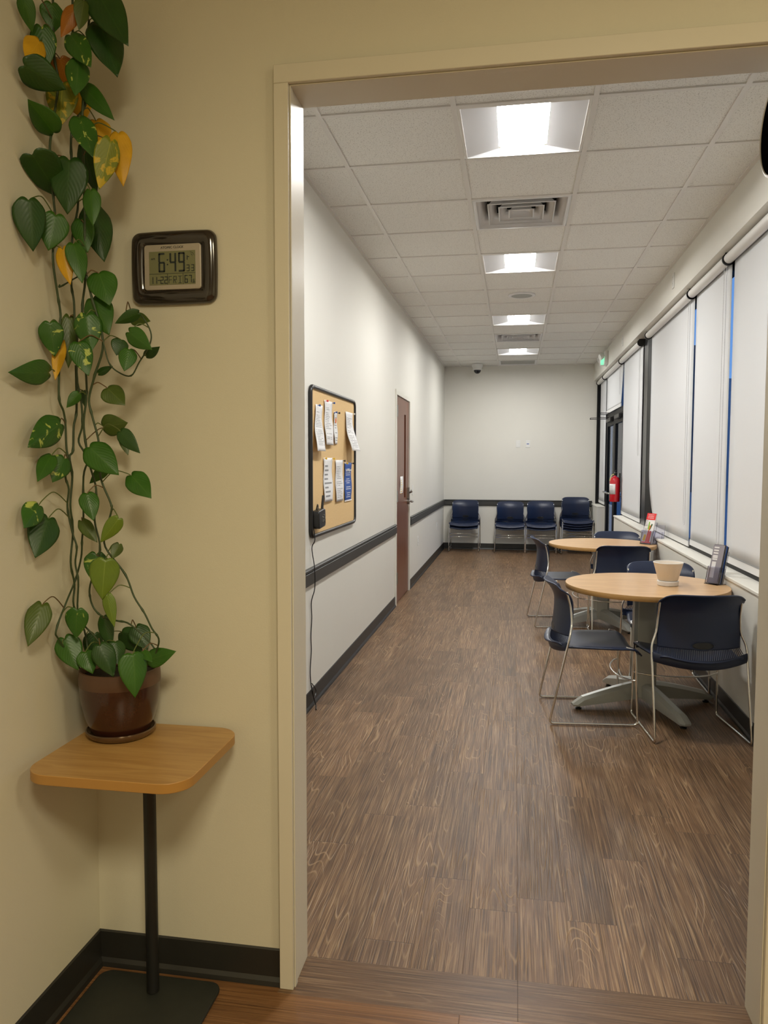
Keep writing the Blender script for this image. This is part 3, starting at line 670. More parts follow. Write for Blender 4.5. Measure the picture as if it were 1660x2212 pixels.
# ================================================================ CHAIRS
def make_chair(lab):
    o = thing('stacking_chair', (0, 0, 0), lab, 'chair')
    for s in (-1, 1):
        P_ = [(s*.222, .165, .430), (s*.228, .214, .418), (s*.236, .232, .0085), (s*.240, -.240, .0085), (s*.240, -.150, .425), (s*.240, -.136, .487), (s*.213, -.122, .552), (s*.207, -.128, .64), (s*.205, -.150, .722)]
        b = bm_(); tube(b, fillet(P_, .026, 5), .0064, 10); link('side_frame', b, 'chrome', o)
    b = bm_(); tube(b, catmull([(-.232, .222, .252), (-.215, .195, .249), (-.12, .155, .245), (0, .142, .244), (.12, .155, .245), (.215, .195, .249), (.232, .222, .252)], 5), .005, 8); link('stretcher', b, 'chrome', o)
    b = bm_(); tube(b, [(-.225, .19, .415), (0, .19, .395), (.225, .19, .415)], .005, 8); link('seat_support', b, 'chrome', o)
    # seat shell
    def seat(u, v):
        x = 2*u-1; y = -.185+.44*v; wdt = .205+.032*min(1, v*1.6)
        z = .437-.028*(1-x*x)-.002
        if v < .12: z += .02*(1-v/.12)**2
        if v > .86: z -= .040*((v-.86)/.14)**2
        if abs(x) > .85: z -= .010*((abs(x)-.85)/.15)
        yy = y if v > .1 else y-.055*(1-x*x)*(1-v/.1)
        return (x*wdt*(1-.10*max(0, (v-.93)/.07)*abs(x)**6), yy, z)
    b = bm_(); grid(b, seat, 24, 28); link('seat', b, 'navy', o, solid=-.009)
    # back shell
    def yb(x, v): e = -.128-.004*v+.012*sin(pi*v)-.055*max(0, (v-.62)/.38)**2; return e-.072*(1-x*x)*(1-.15*v)
    def back(u, v):
        x = 2*u-1; wdt = .208+.006*v; z = .478+.285*v-.030*max(0, v-.8)/.2*abs(x)**8
        return (x*wdt*(1-.035*max(0, (v-.9)/.1)), yb(x, v), z)
    def hole(u, v): return ((u-.5)/.135)**2+((v-.07)/.075)**2 < 1
    b = bm_(); grid(b, back, 44, 44, skip=hole); link('backrest', b, 'navy', o, solid=.007)
    b = bm_(); grid(b, back, 44, 44, skip=lambda u, v: not hole(u, v)); bmesh.ops.delete(b, geom=[v for v in b.verts if not v.link_faces], context='VERTS'); link('handle_flap', b, 'blackp', o, solid=.003)
    b = bm_()
    ring = [Vector(back(.5+.135*cos(a), max(.0, .07+.075*sin(a)))) for a in [2*pi*k/24 for k in range(24)]]
    tube(b, ring, .0045, 6, closed=True); link('handle_rim', b, 'navyd', o)
    # ribbed strip and rear band
    b = bm_()
    for k in range(43):
        x = -1+2*(k+.5)/43
        p0 = Vector((x*.208, yb(x, 0)+.000, .480)); p1 = Vector((x*.222, -.150-.054*(1-x*x), .450-.028*(1-x*x)))
        tube(b, [p0, p1], .0021, 5)
    link('ribbed_strip', b, 'navy', o)
    def band(u, v): x = 2*u-1; return (x*.236, -.150-.056*(1-x*x)-.006*sin(pi*v), .408+.046*v-.030*(1-x*x))
    b = bm_(); grid(b, band, 28, 4); link('rear_band', b, 'navyd', o, solid=.012, bevel=.002)
    return o
chair0 = make_chair('navy chair nearest the camera, its back turned, tucked at the front table')
def ch(x, y, deg, lab, z=0, first=False, grp=None):
    o = chair0 if first else copy_tree(chair0)
    o.location = (x, y, z); o.rotation_euler = (0, 0, R_(deg)); o['label'] = lab
    if grp: o['group'] = grp
    return o
G1 = 'navy stacking chairs around the round tables'; G2 = 'navy stacking chairs stacked along the back wall'
ch(.928, 4.245, 6.5, 'navy chair nearest the camera, its back turned, tucked at the front table', first=True, grp=G1)
ch(.418, 4.452, -85, 'navy chair in side view on the left of the front table', grp=G1)
ch(.388, 6.94, -83, 'navy chair in side view on the left of the farther table', grp=G1)
ch(.868, 6.54, 0, 'navy chair with its back turned, between the two round tables', grp=G1)
ch(.955, 5.125, 180, 'navy chair facing the camera behind the white pot on the front table', grp=G1)
ch(.965, 7.42, 180, 'navy chair facing the camera behind the farther table, only its top showing', grp=G1)
for x, nm, n, dz in ((-.796, 'leftmost stack at the back wall', 2, .050), (-.075, 'second stack from the left at the back wall', 2, .034), (.406, 'third stack from the left at the back wall', 2, .042), (.947, 'tallest stack, rightmost at the back wall', 4, .038)):
    for k in range(n):
        pos_ = 'top chair' if k == n-1 else 'bottom chair' if k == 0 else 'second chair from the bottom' if k == 1 else 'third chair from the bottom'
        ch(x+.003*k, 12.385-.014*k, 180+(2 if x > .9 else 0), 'navy chair, %s of the %s' % (pos_, nm), z=dz*k, grp=G2)

# ================================================================ ROUND TABLES
def round_table(x, y, lab, ang, first=None):
    if first: o = copy_tree(first); o.location = (x, y, 0); o['label'] = lab; o.rotation_euler = (0, 0, R_(ang)); return o
    o = thing('round_table', (x, y, 0), lab, 'table', 'round laminate tables', R_(ang))
    b = bm_(); lathe(b, [(.455, .692), (.4565, .695), (.4565, .718), (.455, .7205)], 120); 
    for f in b.faces: f.material_index = 1 if abs(f.normal.z) < .9 and f.calc_center_median().z < .7195 else 0
    link('tabletop', b, ['ttop', 'tedge'], o)
    b = bm_(); prism(b, [(-.065, -.04), (-.045, -.06), (.045, -.06), (.065, -.04), (.065, .04), (.045, .06), (-.045, .06), (-.065, .04)], .06, .665); link('column', b, 'silver', o, bevel=.003, ang=12)
    b = bm_(); A = rrect(.26, .16, .02, 3); B2 = rrect(.14, .12, .02, 3)
    V1 = [b.verts.new((p, q_, .692)) for p, q_ in A]; V2 = [b.verts.new((p, q_, .664)) for p, q_ in A]; V3 = [b.verts.new((p, q_, .650)) for p, q_ in B2]
    for X1, X2 in ((V1, V2), (V2, V3)):
        for k in range(len(X1)): b.faces.new((X1[k], X1[(k+1) % len(X1)], X2[(k+1) % len(X2)], X2[k]))
    b.faces.new(V1[::-1]); b.faces.new(V3); link('mounting_plate', b, 'silver', o, ang=14)
    for a in (19, 112, 199, 292):
        lg = []
        b = bm_(); N = 10; rows = []
        for k in range(N+1):
            t = k/N; r = .035+.385*t; zt = .150-.085*t**1.25-.002; zb = .055-.033*t; w1 = .040-.006*t; w2 = .028-.004*t
            if k == N: zt -= .014
            rows.append([b.verts.new(Matrix.Rotation(R_(a-0), 4, 'Z') @ Vector(p)) for p in ((r, -w1, zb), (r, -w1, zt-.016), (r, -w2*.55, zt), (r, w2*.55, zt), (r, w1, zt-.016), (r, w1, zb))])
        tip = [b.verts.new(Matrix.Rotation(R_(a), 4, 'Z') @ Vector(p)) for p in ((.438, -.017, .022), (.444, -.020, .030), (.440, -.012, .035), (.440, .012, .035), (.444, .020, .030), (.438, .017, .022))]
        rows.append(tip)
        for A_, B_ in zip(rows, rows[1:]):
            for k in range(6): b.faces.new((A_[k], A_[(k+1) % 6], B_[(k+1) % 6], B_[k]))
        b.faces.new(rows[0]); b.faces.new(tip[::-1])
        l = link('leg', b, 'silver', o, bevel=.001, ang=14)
        b = bm_(); c = Matrix.Rotation(R_(a), 4, 'Z') @ Vector((.402, 0, 0)); lathe(b, [(.018, 0), (.018, .007), (.008, .010), (.006, .03)], 16, c=c); link('glide', b, 'blackp', l)
    return o
t0 = round_table(.759, 4.63, 'round maple-top table in front, holding the cream pot', 0)
round_table(.759, 6.93, 'round maple-top table farther back, holding the red brochure', 8, t0)

# cream pot
o = thing('flower_pot', (.876, 4.60, .7205), 'empty cream tapered pot on the front round table', 'pot')
b = bm_(); lathe(b, [(.050, .030), (.055, .034), (.080, .126), (.083, .133), (.079, .134), (.074, .128), (.050, .045), (.003, .042)], 48); link('pot_body', b, 'cream', o)
b = bm_(); lathe(b, [(.0815, .1315), (.0838, .1325), (.0825, .1355), (.0785, .1355), (.077, .131)], 48, caps=False); link('rim', b, 'creaml', o)
b = bm_(); lathe(b, [(.053, 0), (.0575, .003), (.060, .026), (.058, .028), (.052, .027), (.048, .030)], 48); link('saucer', b, 'creaml', o)

# leaflet holders
def acrylic(o, w, d, h, back_h, th=.003):
    b = bm_(); box(b, -w/2, w/2, d/2-th, d/2, 0, back_h); box(b, -w/2, w/2, -d/2, -d/2+th, 0, h); box(b, -w/2, -w/2+th, -d/2+th, d/2-th, 0, h); box(b, w/2-th, w/2, -d/2+th, d/2-th, 0, h); box(b, -w/2+th, w/2-th, -d/2+th, d/2-th, 0, th)
    return b
o = thing('leaflet_rack', (1.13, 6.915, .7207), 'clear acrylic leaflet stand with red topped brochure on the farther table', 'leaflet holder', None, R_(-50))
b = acrylic(o, .112, .036, .12, .20); Tm = Matrix.Rotation(R_(-16), 4, 'X'); b.transform(Tm); box(b, -.056, .056, -.02, .075, .0, .003); link('acrylic_stand', b, 'acr', o)
b = acrylic(o, .09, .03, .11, .15); b.transform(Matrix.Translation((-.075, .075, 0)) @ Matrix.Rotation(R_(-6), 4, 'X')); link('side_pocket', b, 'acr', o)
b = acrylic(o, .09, .03, .11, .17); b.transform(Matrix.Translation((.075, .06, 0)) @ Matrix.Rotation(R_(-6), 4, 'X')); link('side_pocket', b, 'acr', o)
o2 = thing('brochure', (1.13, 6.915, .7207), 'tall brochure with red top and vegetables printed on it', 'brochure', None, R_(-50))
Tb = Tm @ Matrix.Translation((0, -.010, .008))
def card(b, *a, mi=0): box(b, *a, mi=mi, mx=Tb)
b = bm_(); card(b, -.048, .048, 0, .012, 0, .265); link('sheets', b, 'paper', o2)
b = bm_(); card(b, -.048, .048, -.0012, 0, .207, .265); card(b, -.048, .048, -.0012, 0, 0, .010); link('red_panel', b, 'red', o2)
b = bm_(); rr = random.Random(3)
for k in range(3):
    for i in range(7): card(b, -.030+i*.009, -.030+i*.009+.005, -.002, -.0012, .250-k*.014-.004*rr.random(), .254-k*.014)
link('heading_marks', b, 'paper', o2)
b = bm_()
for k, (z, w) in enumerate(((.195, .02), (.18, .014), (.165, .022), (.152, .026))): card(b, -.044, -.044+w, -.002, -.0002, z, z+.005)
for k in range(8): card(b, -.044, -.016, -.0015, -.0002, .128-k*.006, .1295-k*.006)
link('print', b, 'ink', o2)
def blob(b, x0, z0, x1, z1, r0, r1):
    d = Vector((x1-x0, 0, z1-z0)); n = Vector((-d.z, 0, d.x)).normalized(); V_ = []
    for s_, (cx, cz, r) in ((1, (x0, z0, r0)), (-1, (x1, z1, r1))):
        for k in range(9):
            a = pi*k/8; q_ = Vector((cx, 0, cz))+n*(r*cos(a))*s_ - d.normalized()*(r*sin(a))*s_; V_.append((q_.x, q_.z))
    A = [b.verts.new(Tb @ Vector((x, -.0018, z))) for x, z in V_]; B_ = [b.verts.new(Tb @ Vector((x, -.0002, z))) for x, z in V_]
    b.faces.new(A); n_ = len(A)
    for k in range(n_): b.faces.new((A[k], A[(k+1) % n_], B_[(k+1) % n_], B_[k]))
b = bm_(); blob(b, -.028, .030, -.024, .065, .012, .010); link('yellow_pepper_print', b, 'yellowp', o2)
b = bm_(); blob(b, .0, .02, .006, .10, .010, .008); blob(b, .024, .02, .026, .10, .011, .009); link('red_pepper_print', b, 'red', o2)
b = bm_(); blob(b, .004, .11, .010, .15, .006, .008); link('carrot_print', b, 'orange', o2)
b = bm_(); blob(b, -.004, .13, -.006, .185, .008, .005); link('leek_print', b, 'green', o2)
b = bm_(); blob(b, .012, .12, .024, .165, .004, .007); link('herb_print', b, 'dgreen', o2)
MT['cardg'] = mat('grey_leaflet_cover', (.30, .285, .32), .45)
o = thing('leaflet_rack', (1.148, 4.690, .7207), 'small clear acrylic leaflet holder on the front table by the window', 'leaflet holder', None, R_(-52))
b = acrylic(o, .085, .05, .10, .20); b.transform(Matrix.Rotation(R_(-14), 4, 'X')); box(b, -.045, .045, -.028, .05, 0, .003); link('acrylic_stand', b, 'acr', o)
for k, (off, h, m, sh) in enumerate(((-.016, .225, 'cardg', 0), (-.009, .228, 'inkd', .002), (-.002, .22, 'paper', -.002), (.004, .225, 'blue', .003), (.010, .222, 'inkd', .006), (.016, .215, 'paper', .002))):
    q2 = thing('leaflet', (1.148, 4.690, .7207), ['grey leaflet with white title bars, frontmost in the small rack', 'black leaflet just behind the grey one in the small rack', 'white leaflet third from the front in the small rack', 'blue leaflet in the middle of the small rack', 'black leaflet near the back of the small rack', 'white leaflet at the very back of the small rack'][k], 'leaflet', 'leaflets in the small rack', R_(-52))
    Tk = Matrix.Rotation(R_(-14), 4, 'X') @ Matrix.Translation((sh, off, .005))
    b = bm_(); box(b, -.037, .037, 0, .0045, 0, h, mx=Tk); link('sheets', b, m, q2)
    if k == 0:
        b = bm_()
        for z in (.205, .188, .172, .155, .146, .135): box(b, -.028, .004, -.001, .0003, z, z+.008, mx=Tk)
        box(b, -.026, .0, -.001, .0003, .03, .125, mx=Tk); link('title_bars', b, 'paper', q2)

# ================================================================ PLANT TABLE
o = thing('side_table', (-.940, 1.74, 0), 'small square oak-top side table on black post in the corner', 'table')
tx, ty = -.915, 1.735
def T2(pts): return [(x+tx+.940, y+ty-1.74) for x, y in pts]
b = bm_(); prism(b, T2(rrect(.402, .372, .065, 10)), .688, .7115)
for f in b.faces: f.material_index = 0 if abs(f.normal.z) > .9 else 1
b.normal_update()
for f in b.faces: f.material_index = 0 if abs(f.normal.z) > .9 else 1
link('tabletop', b, ['stop', 'sedge'], o, bevel=.0015)
b = bm_(); tube(b, [(0, .096, .012), (0, .096, .69)], .0165, 28); link('post', b, 'black', o)
b = bm_(); prism(b, T2(rrect(.16, .12, .02)), .680, .688); link('mounting_plate', b, 'black', o)
b = bm_(); prism(b, [(x-.002, y-.022) for x, y in rrect(.352, .362, .035, 8)], .0, .010); link('base_plate', b, 'plate', o, bevel=.003)
# saucer, pot and plant
PX, PY, PZ = -1.012, 1.828, .7118
b = bm_(); lathe(b, [(.060, 0), (.078, .003), (.087, .012), (.0885, .019), (.085, .021), (.080, .014), (.06, .009), (.003, .009)], 56)
so = link('saucer', b, 'sauc'); so.location = (PX, PY, PZ); tag(so, 'bronze glazed saucer under the brown plant pot', 'saucer')
o = thing('potted_pothos', (PX, PY, PZ+.0095), 'long trailing green pothos with some yellow leaves in brown pot', 'potted plant')
b = bm_(); lathe(b, [(.055, 0), (.070, .003), (.077, .016), (.0885, .045), (.0965, .080), (.1005, .110), (.1015, .130)], 64, caps=False)
for f in b.faces: f.material_index = 0
r0 = len(b.faces)
lathe(b, [(.1015, .130), (.1022, .133), (.1022, .150), (.1005, .168), (.0975, .170), (.0945, .166), (.093, .150)], 64, mi=1, caps=False)
lathe(b, [(.0945, .148), (.002, .150)], 64, mi=1, caps=False)
link('pot', b, ['terra', 'terrar'], o)
b = bm_(); lathe(b, [(.093, .148), (.05, .153), (.002, .155)], 32, caps=False); link('soil', b, 'soil', o)
LEAVES=[((-1.114,1.647,2.477),(-1.114,1.681,2.417),0.0348,'m'),((-1.114,1.756,2.523),(-1.114,1.761,2.458),0.0503,'m'),((-1.012,1.725,2.502),(-1.023,1.717,2.435),0.036,'o'),((-0.991,1.745,2.54),(-0.911,1.729,2.39),0.0758,'d'),((-1.005,1.786,2.478),(-0.964,1.782,2.353),0.0777,'d'),((-1.04,1.736,2.495),(-1.078,1.73,2.43),0.0363,'r'),((-1.114,1.714,2.445),(-1.108,1.725,2.357),0.0526,'v'),((-1.114,1.701,2.407),(-1.114,1.651,2.341),0.049,'y'),((-1.057,1.743,2.437),(-0.993,1.727,2.353),0.0515,'v'),((-1.114,1.785,2.411),(-1.114,1.825,2.364),0.0513,'r'),((-1.114,1.643,2.325),(-1.059,1.718,2.298),0.0682,'d'),((-1.039,1.741,2.376),(-1.033,1.723,2.286),0.0498,'v'),((-1.055,1.789,2.342),(-0.975,1.787,2.256),0.041,'m'),((-1.106,1.783,2.35),(-1.11,1.769,2.243),0.0684,'g'),((-1.114,1.85,2.365),(-1.085,1.847,2.289),0.0602,'y'),((-1.103,1.734,2.214),(-1.114,1.655,2.258),0.0586,'m'),((-1.042,1.745,2.246),(-0.998,1.728,2.144),0.0552,'v'),((-1.059,1.851,2.286),(-1.036,1.845,2.214),0.0565,'y'),((-0.963,1.745,2.186),(-0.99,1.733,2.073),0.0549,'g'),((-0.965,1.789,2.223),(-0.949,1.772,2.092),0.0527,'y'),((-1.114,1.665,2.136),(-1.111,1.772,2.073),0.0874,'d'),((-1.065,1.737,2.146),(-1.072,1.729,2.019),0.082,'d'),((-1.09,1.842,2.219),(-1.051,1.836,2.101),0.0424,'d'),((-1.114,1.645,2.025),(-1.114,1.661,1.914),0.0675,'d'),((-1.097,1.724,2.015),(-1.109,1.712,1.929),0.0637,'m'),((-1.008,1.73,2.069),(-0.996,1.719,1.984),0.0399,'m'),((-1.071,1.849,2.069),(-1.039,1.842,1.933),0.073,'d'),((-1.072,1.792,2.023),(-1.053,1.788,1.942),0.0502,'m'),((-1.086,1.733,1.937),(-1.071,1.729,1.852),0.0371,'y'),((-1.06,1.738,1.949),(-1.033,1.733,1.855),0.0455,'m'),((-1.018,1.777,1.888),(-0.978,1.762,1.808),0.0653,'m'),((-1.034,1.776,1.825),(-0.988,1.765,1.735),0.0655,'m'),((-1.035,1.745,1.781),(-1.025,1.743,1.692),0.0594,'v'),((-1.114,1.8,1.787),(-1.114,1.789,1.66),0.0422,'o'),((-1.114,1.716,1.759),(-1.113,1.729,1.68),0.0523,'v'),((-1.114,1.761,1.719),(-1.114,1.722,1.624),0.0294,'y'),((-1.048,1.727,1.712),(-1.019,1.718,1.63),0.049,'v'),((-1.114,1.703,1.64),(-1.114,1.561,1.624),0.0555,'m'),((-0.9,1.745,1.782),(-0.951,1.725,1.757),0.0285,'d'),((-0.973,1.856,1.793),(-0.914,1.836,1.779),0.034,'o'),((-0.911,1.723,1.733),(-0.852,1.718,1.69),0.0416,'m'),((-0.97,1.791,1.727),(-0.974,1.776,1.686),0.0388,'d'),((-0.919,1.733,1.693),(-0.919,1.714,1.639),0.0385,'m'),((-0.9,1.783,1.685),(-0.855,1.767,1.704),0.024,'d'),((-1.023,1.775,1.644),(-0.983,1.771,1.662),0.0173,'d'),((-1.003,1.779,1.607),(-0.956,1.776,1.564),0.052,'o'),((-1.08,1.777,1.595),(-1.104,1.758,1.56),0.0262,'m'),((-1.108,1.846,1.608),(-1.107,1.846,1.566),0.0163,'d'),((-1.101,1.724,1.517),(-1.114,1.614,1.457),0.0648,'v'),((-1.02,1.787,1.513),(-0.952,1.78,1.523),0.0507,'o'),((-0.943,1.73,1.498),(-0.895,1.728,1.444),0.0354,'d'),((-1.01,1.862,1.491),(-0.99,1.853,1.442),0.0236,'o'),((-1.024,1.728,1.46),(-0.949,1.727,1.393),0.0646,'m'),((-1.046,1.839,1.41),(-1.092,1.836,1.369),0.0289,'m'),((-1.1,1.739,1.432),(-1.114,1.705,1.376),0.0517,'v'),((-1.114,1.708,1.439),(-1.114,1.644,1.38),0.039,'m'),((-0.94,1.774,1.39),(-0.877,1.754,1.337),0.052,'m'),((-1.033,1.726,1.347),(-1.008,1.715,1.282),0.0427,'m'),((-1.114,1.65,1.32),(-1.114,1.593,1.272),0.0512,'v'),((-1.114,1.687,1.286),(-1.114,1.631,1.199),0.0692,'d'),((-1.077,1.774,1.275),(-1.035,1.766,1.221),0.0317,'o'),((-0.95,1.724,1.287),(-0.993,1.715,1.227),0.0356,'l'),((-0.978,1.774,1.218),(-0.985,1.756,1.183),0.0283,'o'),((-1.048,1.788,1.19),(-1.05,1.778,1.112),0.0536,'v'),((-0.987,1.724,1.184),(-0.998,1.719,1.087),0.0645,'l'),((-0.986,1.729,1.097),(-0.969,1.725,1.018),0.0289,'l'),((-1.114,1.654,1.081),(-1.114,1.601,0.994),0.0523,'o'),((-1.067,1.726,1.058),(-1.074,1.725,0.987),0.0504,'v'),((-1.114,1.744,0.98),(-1.073,1.734,0.904),0.0588,'m'),((-1.034,1.792,1.026),(-1.01,1.784,0.946),0.0366,'d'),((-1.102,1.86,0.966),(-1.107,1.847,0.895),0.0462,'d'),((-1.058,1.742,0.948),(-1.031,1.727,0.899),0.0453,'m'),((-1.013,1.735,0.969),(-0.975,1.733,0.892),0.0506,'d'),((-0.993,1.773,0.97),(-0.975,1.756,0.917),0.0438,'d'),((-1.022,1.86,0.975),(-0.958,1.841,0.926),0.0518,'d'),((-0.974,1.846,0.992),(-0.936,1.833,0.937),0.0513,'d'),((-0.912,1.707,0.958),(-0.895,1.694,0.856),0.064,'m'),((-0.912,1.788,0.924),(-0.832,1.777,0.948),0.0439,'m'),((-0.902,1.739,0.958),(-0.868,1.725,0.938),0.0223,'m')]
VINES=[[(-1.114,1.762,2.546),(-1.114,1.762,2.406),(-1.11,1.77,2.344),(-1.114,1.742,2.218),(-1.114,1.734,2.162),(-1.114,1.744,2.06),(-1.114,1.748,2.019),(-1.114,1.735,1.919),(-1.114,1.749,1.842),(-1.114,1.761,1.79),(-1.114,1.757,1.759),(-1.114,1.749,1.649),(-1.114,1.746,1.58),(-1.114,1.763,1.551),(-1.114,1.77,1.52),(-1.113,1.77,1.468),(-1.11,1.77,1.426),(-1.114,1.765,1.387),(-1.109,1.77,1.356),(-1.114,1.77,1.31),(-1.102,1.77,1.246),(-1.091,1.77,1.21),(-1.096,1.77,1.168),(-1.089,1.77,1.122),(-1.093,1.77,1.052),(-1.083,1.77,1.018),(-1.048,1.779,0.975),(-1.009,1.796,0.906)],[(-1.085,1.8,2.565),(-1.085,1.8,2.423),(-1.056,1.8,2.394),(-1.058,1.8,2.304),(-1.093,1.8,2.257),(-1.098,1.8,2.173),(-1.083,1.8,2.071),(-1.101,1.8,1.986),(-1.107,1.8,1.877),(-1.101,1.8,1.828),(-1.1,1.8,1.78),(-1.094,1.8,1.724),(-1.098,1.8,1.637),(-1.088,1.8,1.584),(-1.086,1.8,1.518),(-1.097,1.8,1.475),(-1.073,1.8,1.433),(-1.086,1.8,1.387),(-1.089,1.8,1.276),(-1.094,1.8,1.226),(-1.098,1.8,1.179),(-1.114,1.797,1.121),(-1.114,1.754,1.07),(-1.114,1.709,1.01),(-1.114,1.721,0.981),(-1.105,1.8,0.884)],[(-1.037,1.79,2.496),(-1.06,1.79,2.283),(-1.06,1.79,2.15),(-1.061,1.79,1.982),(-1.063,1.79,1.876),(-1.073,1.79,1.795),(-1.066,1.79,1.635),(-1.067,1.79,1.583),(-1.076,1.79,1.514),(-1.063,1.79,1.422),(-1.046,1.79,1.355),(-1.052,1.79,1.277),(-1.039,1.79,1.201),(-1.068,1.79,1.112),(-1.069,1.79,1.077),(-1.059,1.79,1.05),(-1.037,1.79,1.031),(-0.999,1.79,1.021),(-0.958,1.79,1.011),(-0.897,1.795,0.95),(-0.912,1.799,0.906)],[(-1.046,1.765,1.89),(-1.034,1.765,1.836),(-1.004,1.765,1.72),(-1.028,1.765,1.639),(-1.045,1.765,1.581),(-1.038,1.765,1.54),(-1.021,1.765,1.471),(-1.019,1.765,1.388),(-0.994,1.765,1.325),(-0.991,1.765,1.304),(-1.005,1.765,1.259),(-1.01,1.765,1.212),(-0.958,1.765,1.145),(-0.935,1.765,1.089),(-0.908,1.765,1.048),(-0.89,1.767,1.01),(-0.876,1.775,0.982),(-0.887,1.785,0.949),(-0.906,1.796,0.907)],[(-1.112,1.82,1.671),(-1.113,1.82,1.558),(-1.114,1.807,1.515),(-1.114,1.801,1.454),(-1.114,1.785,1.436),(-1.114,1.795,1.387),(-1.114,1.783,1.316),(-1.114,1.792,1.248),(-1.114,1.778,1.17),(-1.114,1.793,1.11),(-1.114,1.787,1.056),(-1.105,1.818,0.987),(-1.086,1.805,0.912),(-1.08,1.8,0.878)],[(-1.001,1.76,1.719),(-0.987,1.76,1.668),(-0.962,1.76,1.644),(-0.929,1.76,1.635),(-0.907,1.76,1.667),(-0.88,1.76,1.706),(-0.876,1.76,1.74),(-0.904,1.76,1.784),(-0.939,1.76,1.792)],[(-1.113,1.76,1.861),(-1.113,1.76,1.855),(-1.064,1.76,1.878),(-1.041,1.76,1.882)]]

O = Vector(o.location)
vcat = []
for i, v in enumerate(VINES):
    pts = catmull([Vector(p)-O for p in v], 5); vcat += pts
    b = bm_(); n = len(pts); rad = [.0030-.0008*(k/n) if i < 5 else .0018 for k in range(n)]
    for k in range(6, n-3, 9): rad[k] *= 1.35     # nodes
    tube(b, pts, rad, 8); link('vine', b, 'stem', o)
def leaf(b_, t_, wdt, col, k):
    rr = random.Random(k*13+5)
    B_ = Vector(b_)-O; T_ = Vector(t_)-O; ax = T_-B_; Ln = ax.length; ax.normalize()
    view = (Vector((0, 0, 1.4244))-Vector(b_)).normalized()
    side = ax.cross(view).normalized(); nrm = side.cross(ax).normalized()
    Qr = Matrix.Rotation(rr.uniform(-.35, .35), 3, ax); side = Qr @ side; nrm = Qr @ nrm
    prof = [(0, .66), (.06, .82), (.14, .95), (.26, 1.0), (.4, .95), (.55, .80), (.7, .58), (.82, .36), (.92, .16), (.97, .06), (1, .0)]
    def hw(t):
        for (a, p), (c, q_) in zip(prof, prof[1:]):
            if t <= c: return (p+(q_-p)*(t-a)/(c-a))
        return 0
    lb = rr.uniform(.05, .11); fold = rr.uniform(.12, .35); droop = rr.uniform(.04, .16); wav = rr.uniform(0, .05); cu = rr.uniform(-.05, .05); ph = rr.random()*6
    W2 = wdt/2*1.12
    def fn(u, v):
        s = 2*u-1; h = hw(v)*W2
        lobe = lb*Ln*math.sin(pi*min(1, abs(s)*1.05))**.8*(1-v)**3 if abs(s) > .001 else 0
        along = v*Ln-lobe
        x = s*h
        zz = fold*abs(s)**1.3*h*-.9 + wav*W2*sin(v*9+ph)*abs(s) - droop*Ln*(v-.35)**2 + .03*Ln
        q_ = B_+ax*along+side*(x+cu*Ln*v*v)+nrm*zz
        q_.x = max(q_.x, SXW+.004-O.x); q_.y = min(q_.y, WP-.004-O.y); return q_
    bb_ = bm_(); grid(bb_, fn, 12, 14, uvf=lambda a, c: (2*a-1, c))
    lf = link('leaf', bb_, LM[col], o, solid=.0007)
    # petiole
    best = min(vcat, key=lambda p: (p-B_).length+ (0.04 if p.z < B_.z-.03 else 0)) if col != 'x' else B_
    if (best-B_).length > .004:
        d = (best-B_).length; mid = (best+B_)/2+Vector((0, -.004, min(.03, d*.28)))
        pb = bm_(); tube(pb, catmull([best, best.lerp(mid, .55)+Vector((0, 0, d*.05)), mid, B_.lerp(mid, .3)+Vector((0, 0, d*.03)), B_+nrm*.03*Ln*.2], 4), .0014, 6)
        link('petiole', pb, 'petb' if k % 3 == 0 else 'pet', lf)
for k, (b_, t_, wv, c_) in enumerate(LEAVES): leaf(b_, t_, wv, c_, k)

# ================================================================ DIGITAL CLOCK
CX, CZ_, CY = -.889, 1.933, WP
o = thing('digital_clock', (CX, CY, CZ_), 'dark brown digital wall clock reading 6:49 left of the opening', 'clock')
def FM(z=0): return Matrix.Rotation(pi/2, 4, 'X') @ Matrix.Translation((0, 0, z))     # local (x, y up, out)
b = bm_(); rings = []
for sc_w, sc_h, z, r in ((.226, .180, .000, .020), (.232, .186, .004, .022), (.232, .186, .010, .022), (.224, .178, .019, .020), (.200, .156, .0235, .016), (.172, .128, .0225, .010), (.160, .117, .018, .006)):
    pts = rrect(sc_w, sc_h, r, 6, bow=.025); rings.append([b.verts.new(FM(z) @ Vector((x, y, 0))) for x, y in pts])
for A, B_ in zip(rings, rings[1:]):
    for k in range(len(A)): b.faces.new((A[k], A[(k+1) % len(A)], B_[(k+1) % len(B_)], B_[k])).smooth = True
b.faces.new(rings[0]); link('case', b, 'clockf', o)
b = bm_(); prism(b, rrect(.158, .117, .008, 5), .010, .0205, FM()); link('bezel', b, 'clockp', o, bevel=.002)
b = bm_(); box(b, -.064, .064, -.0214, -.020, -.046, .040); link('screen', b, 'lcd', o)
SEG = {'0': 'abcdef', '1': 'bc', '2': 'abged', '3': 'abgcd', '4': 'fgbc', '5': 'afgcd', '6': 'afgedc', '7': 'abc', '8': 'abcdefg', '9': 'abcdfg', '-': 'g', 'F': 'aefg', 'R': 'abefg', 'I': 'x'}
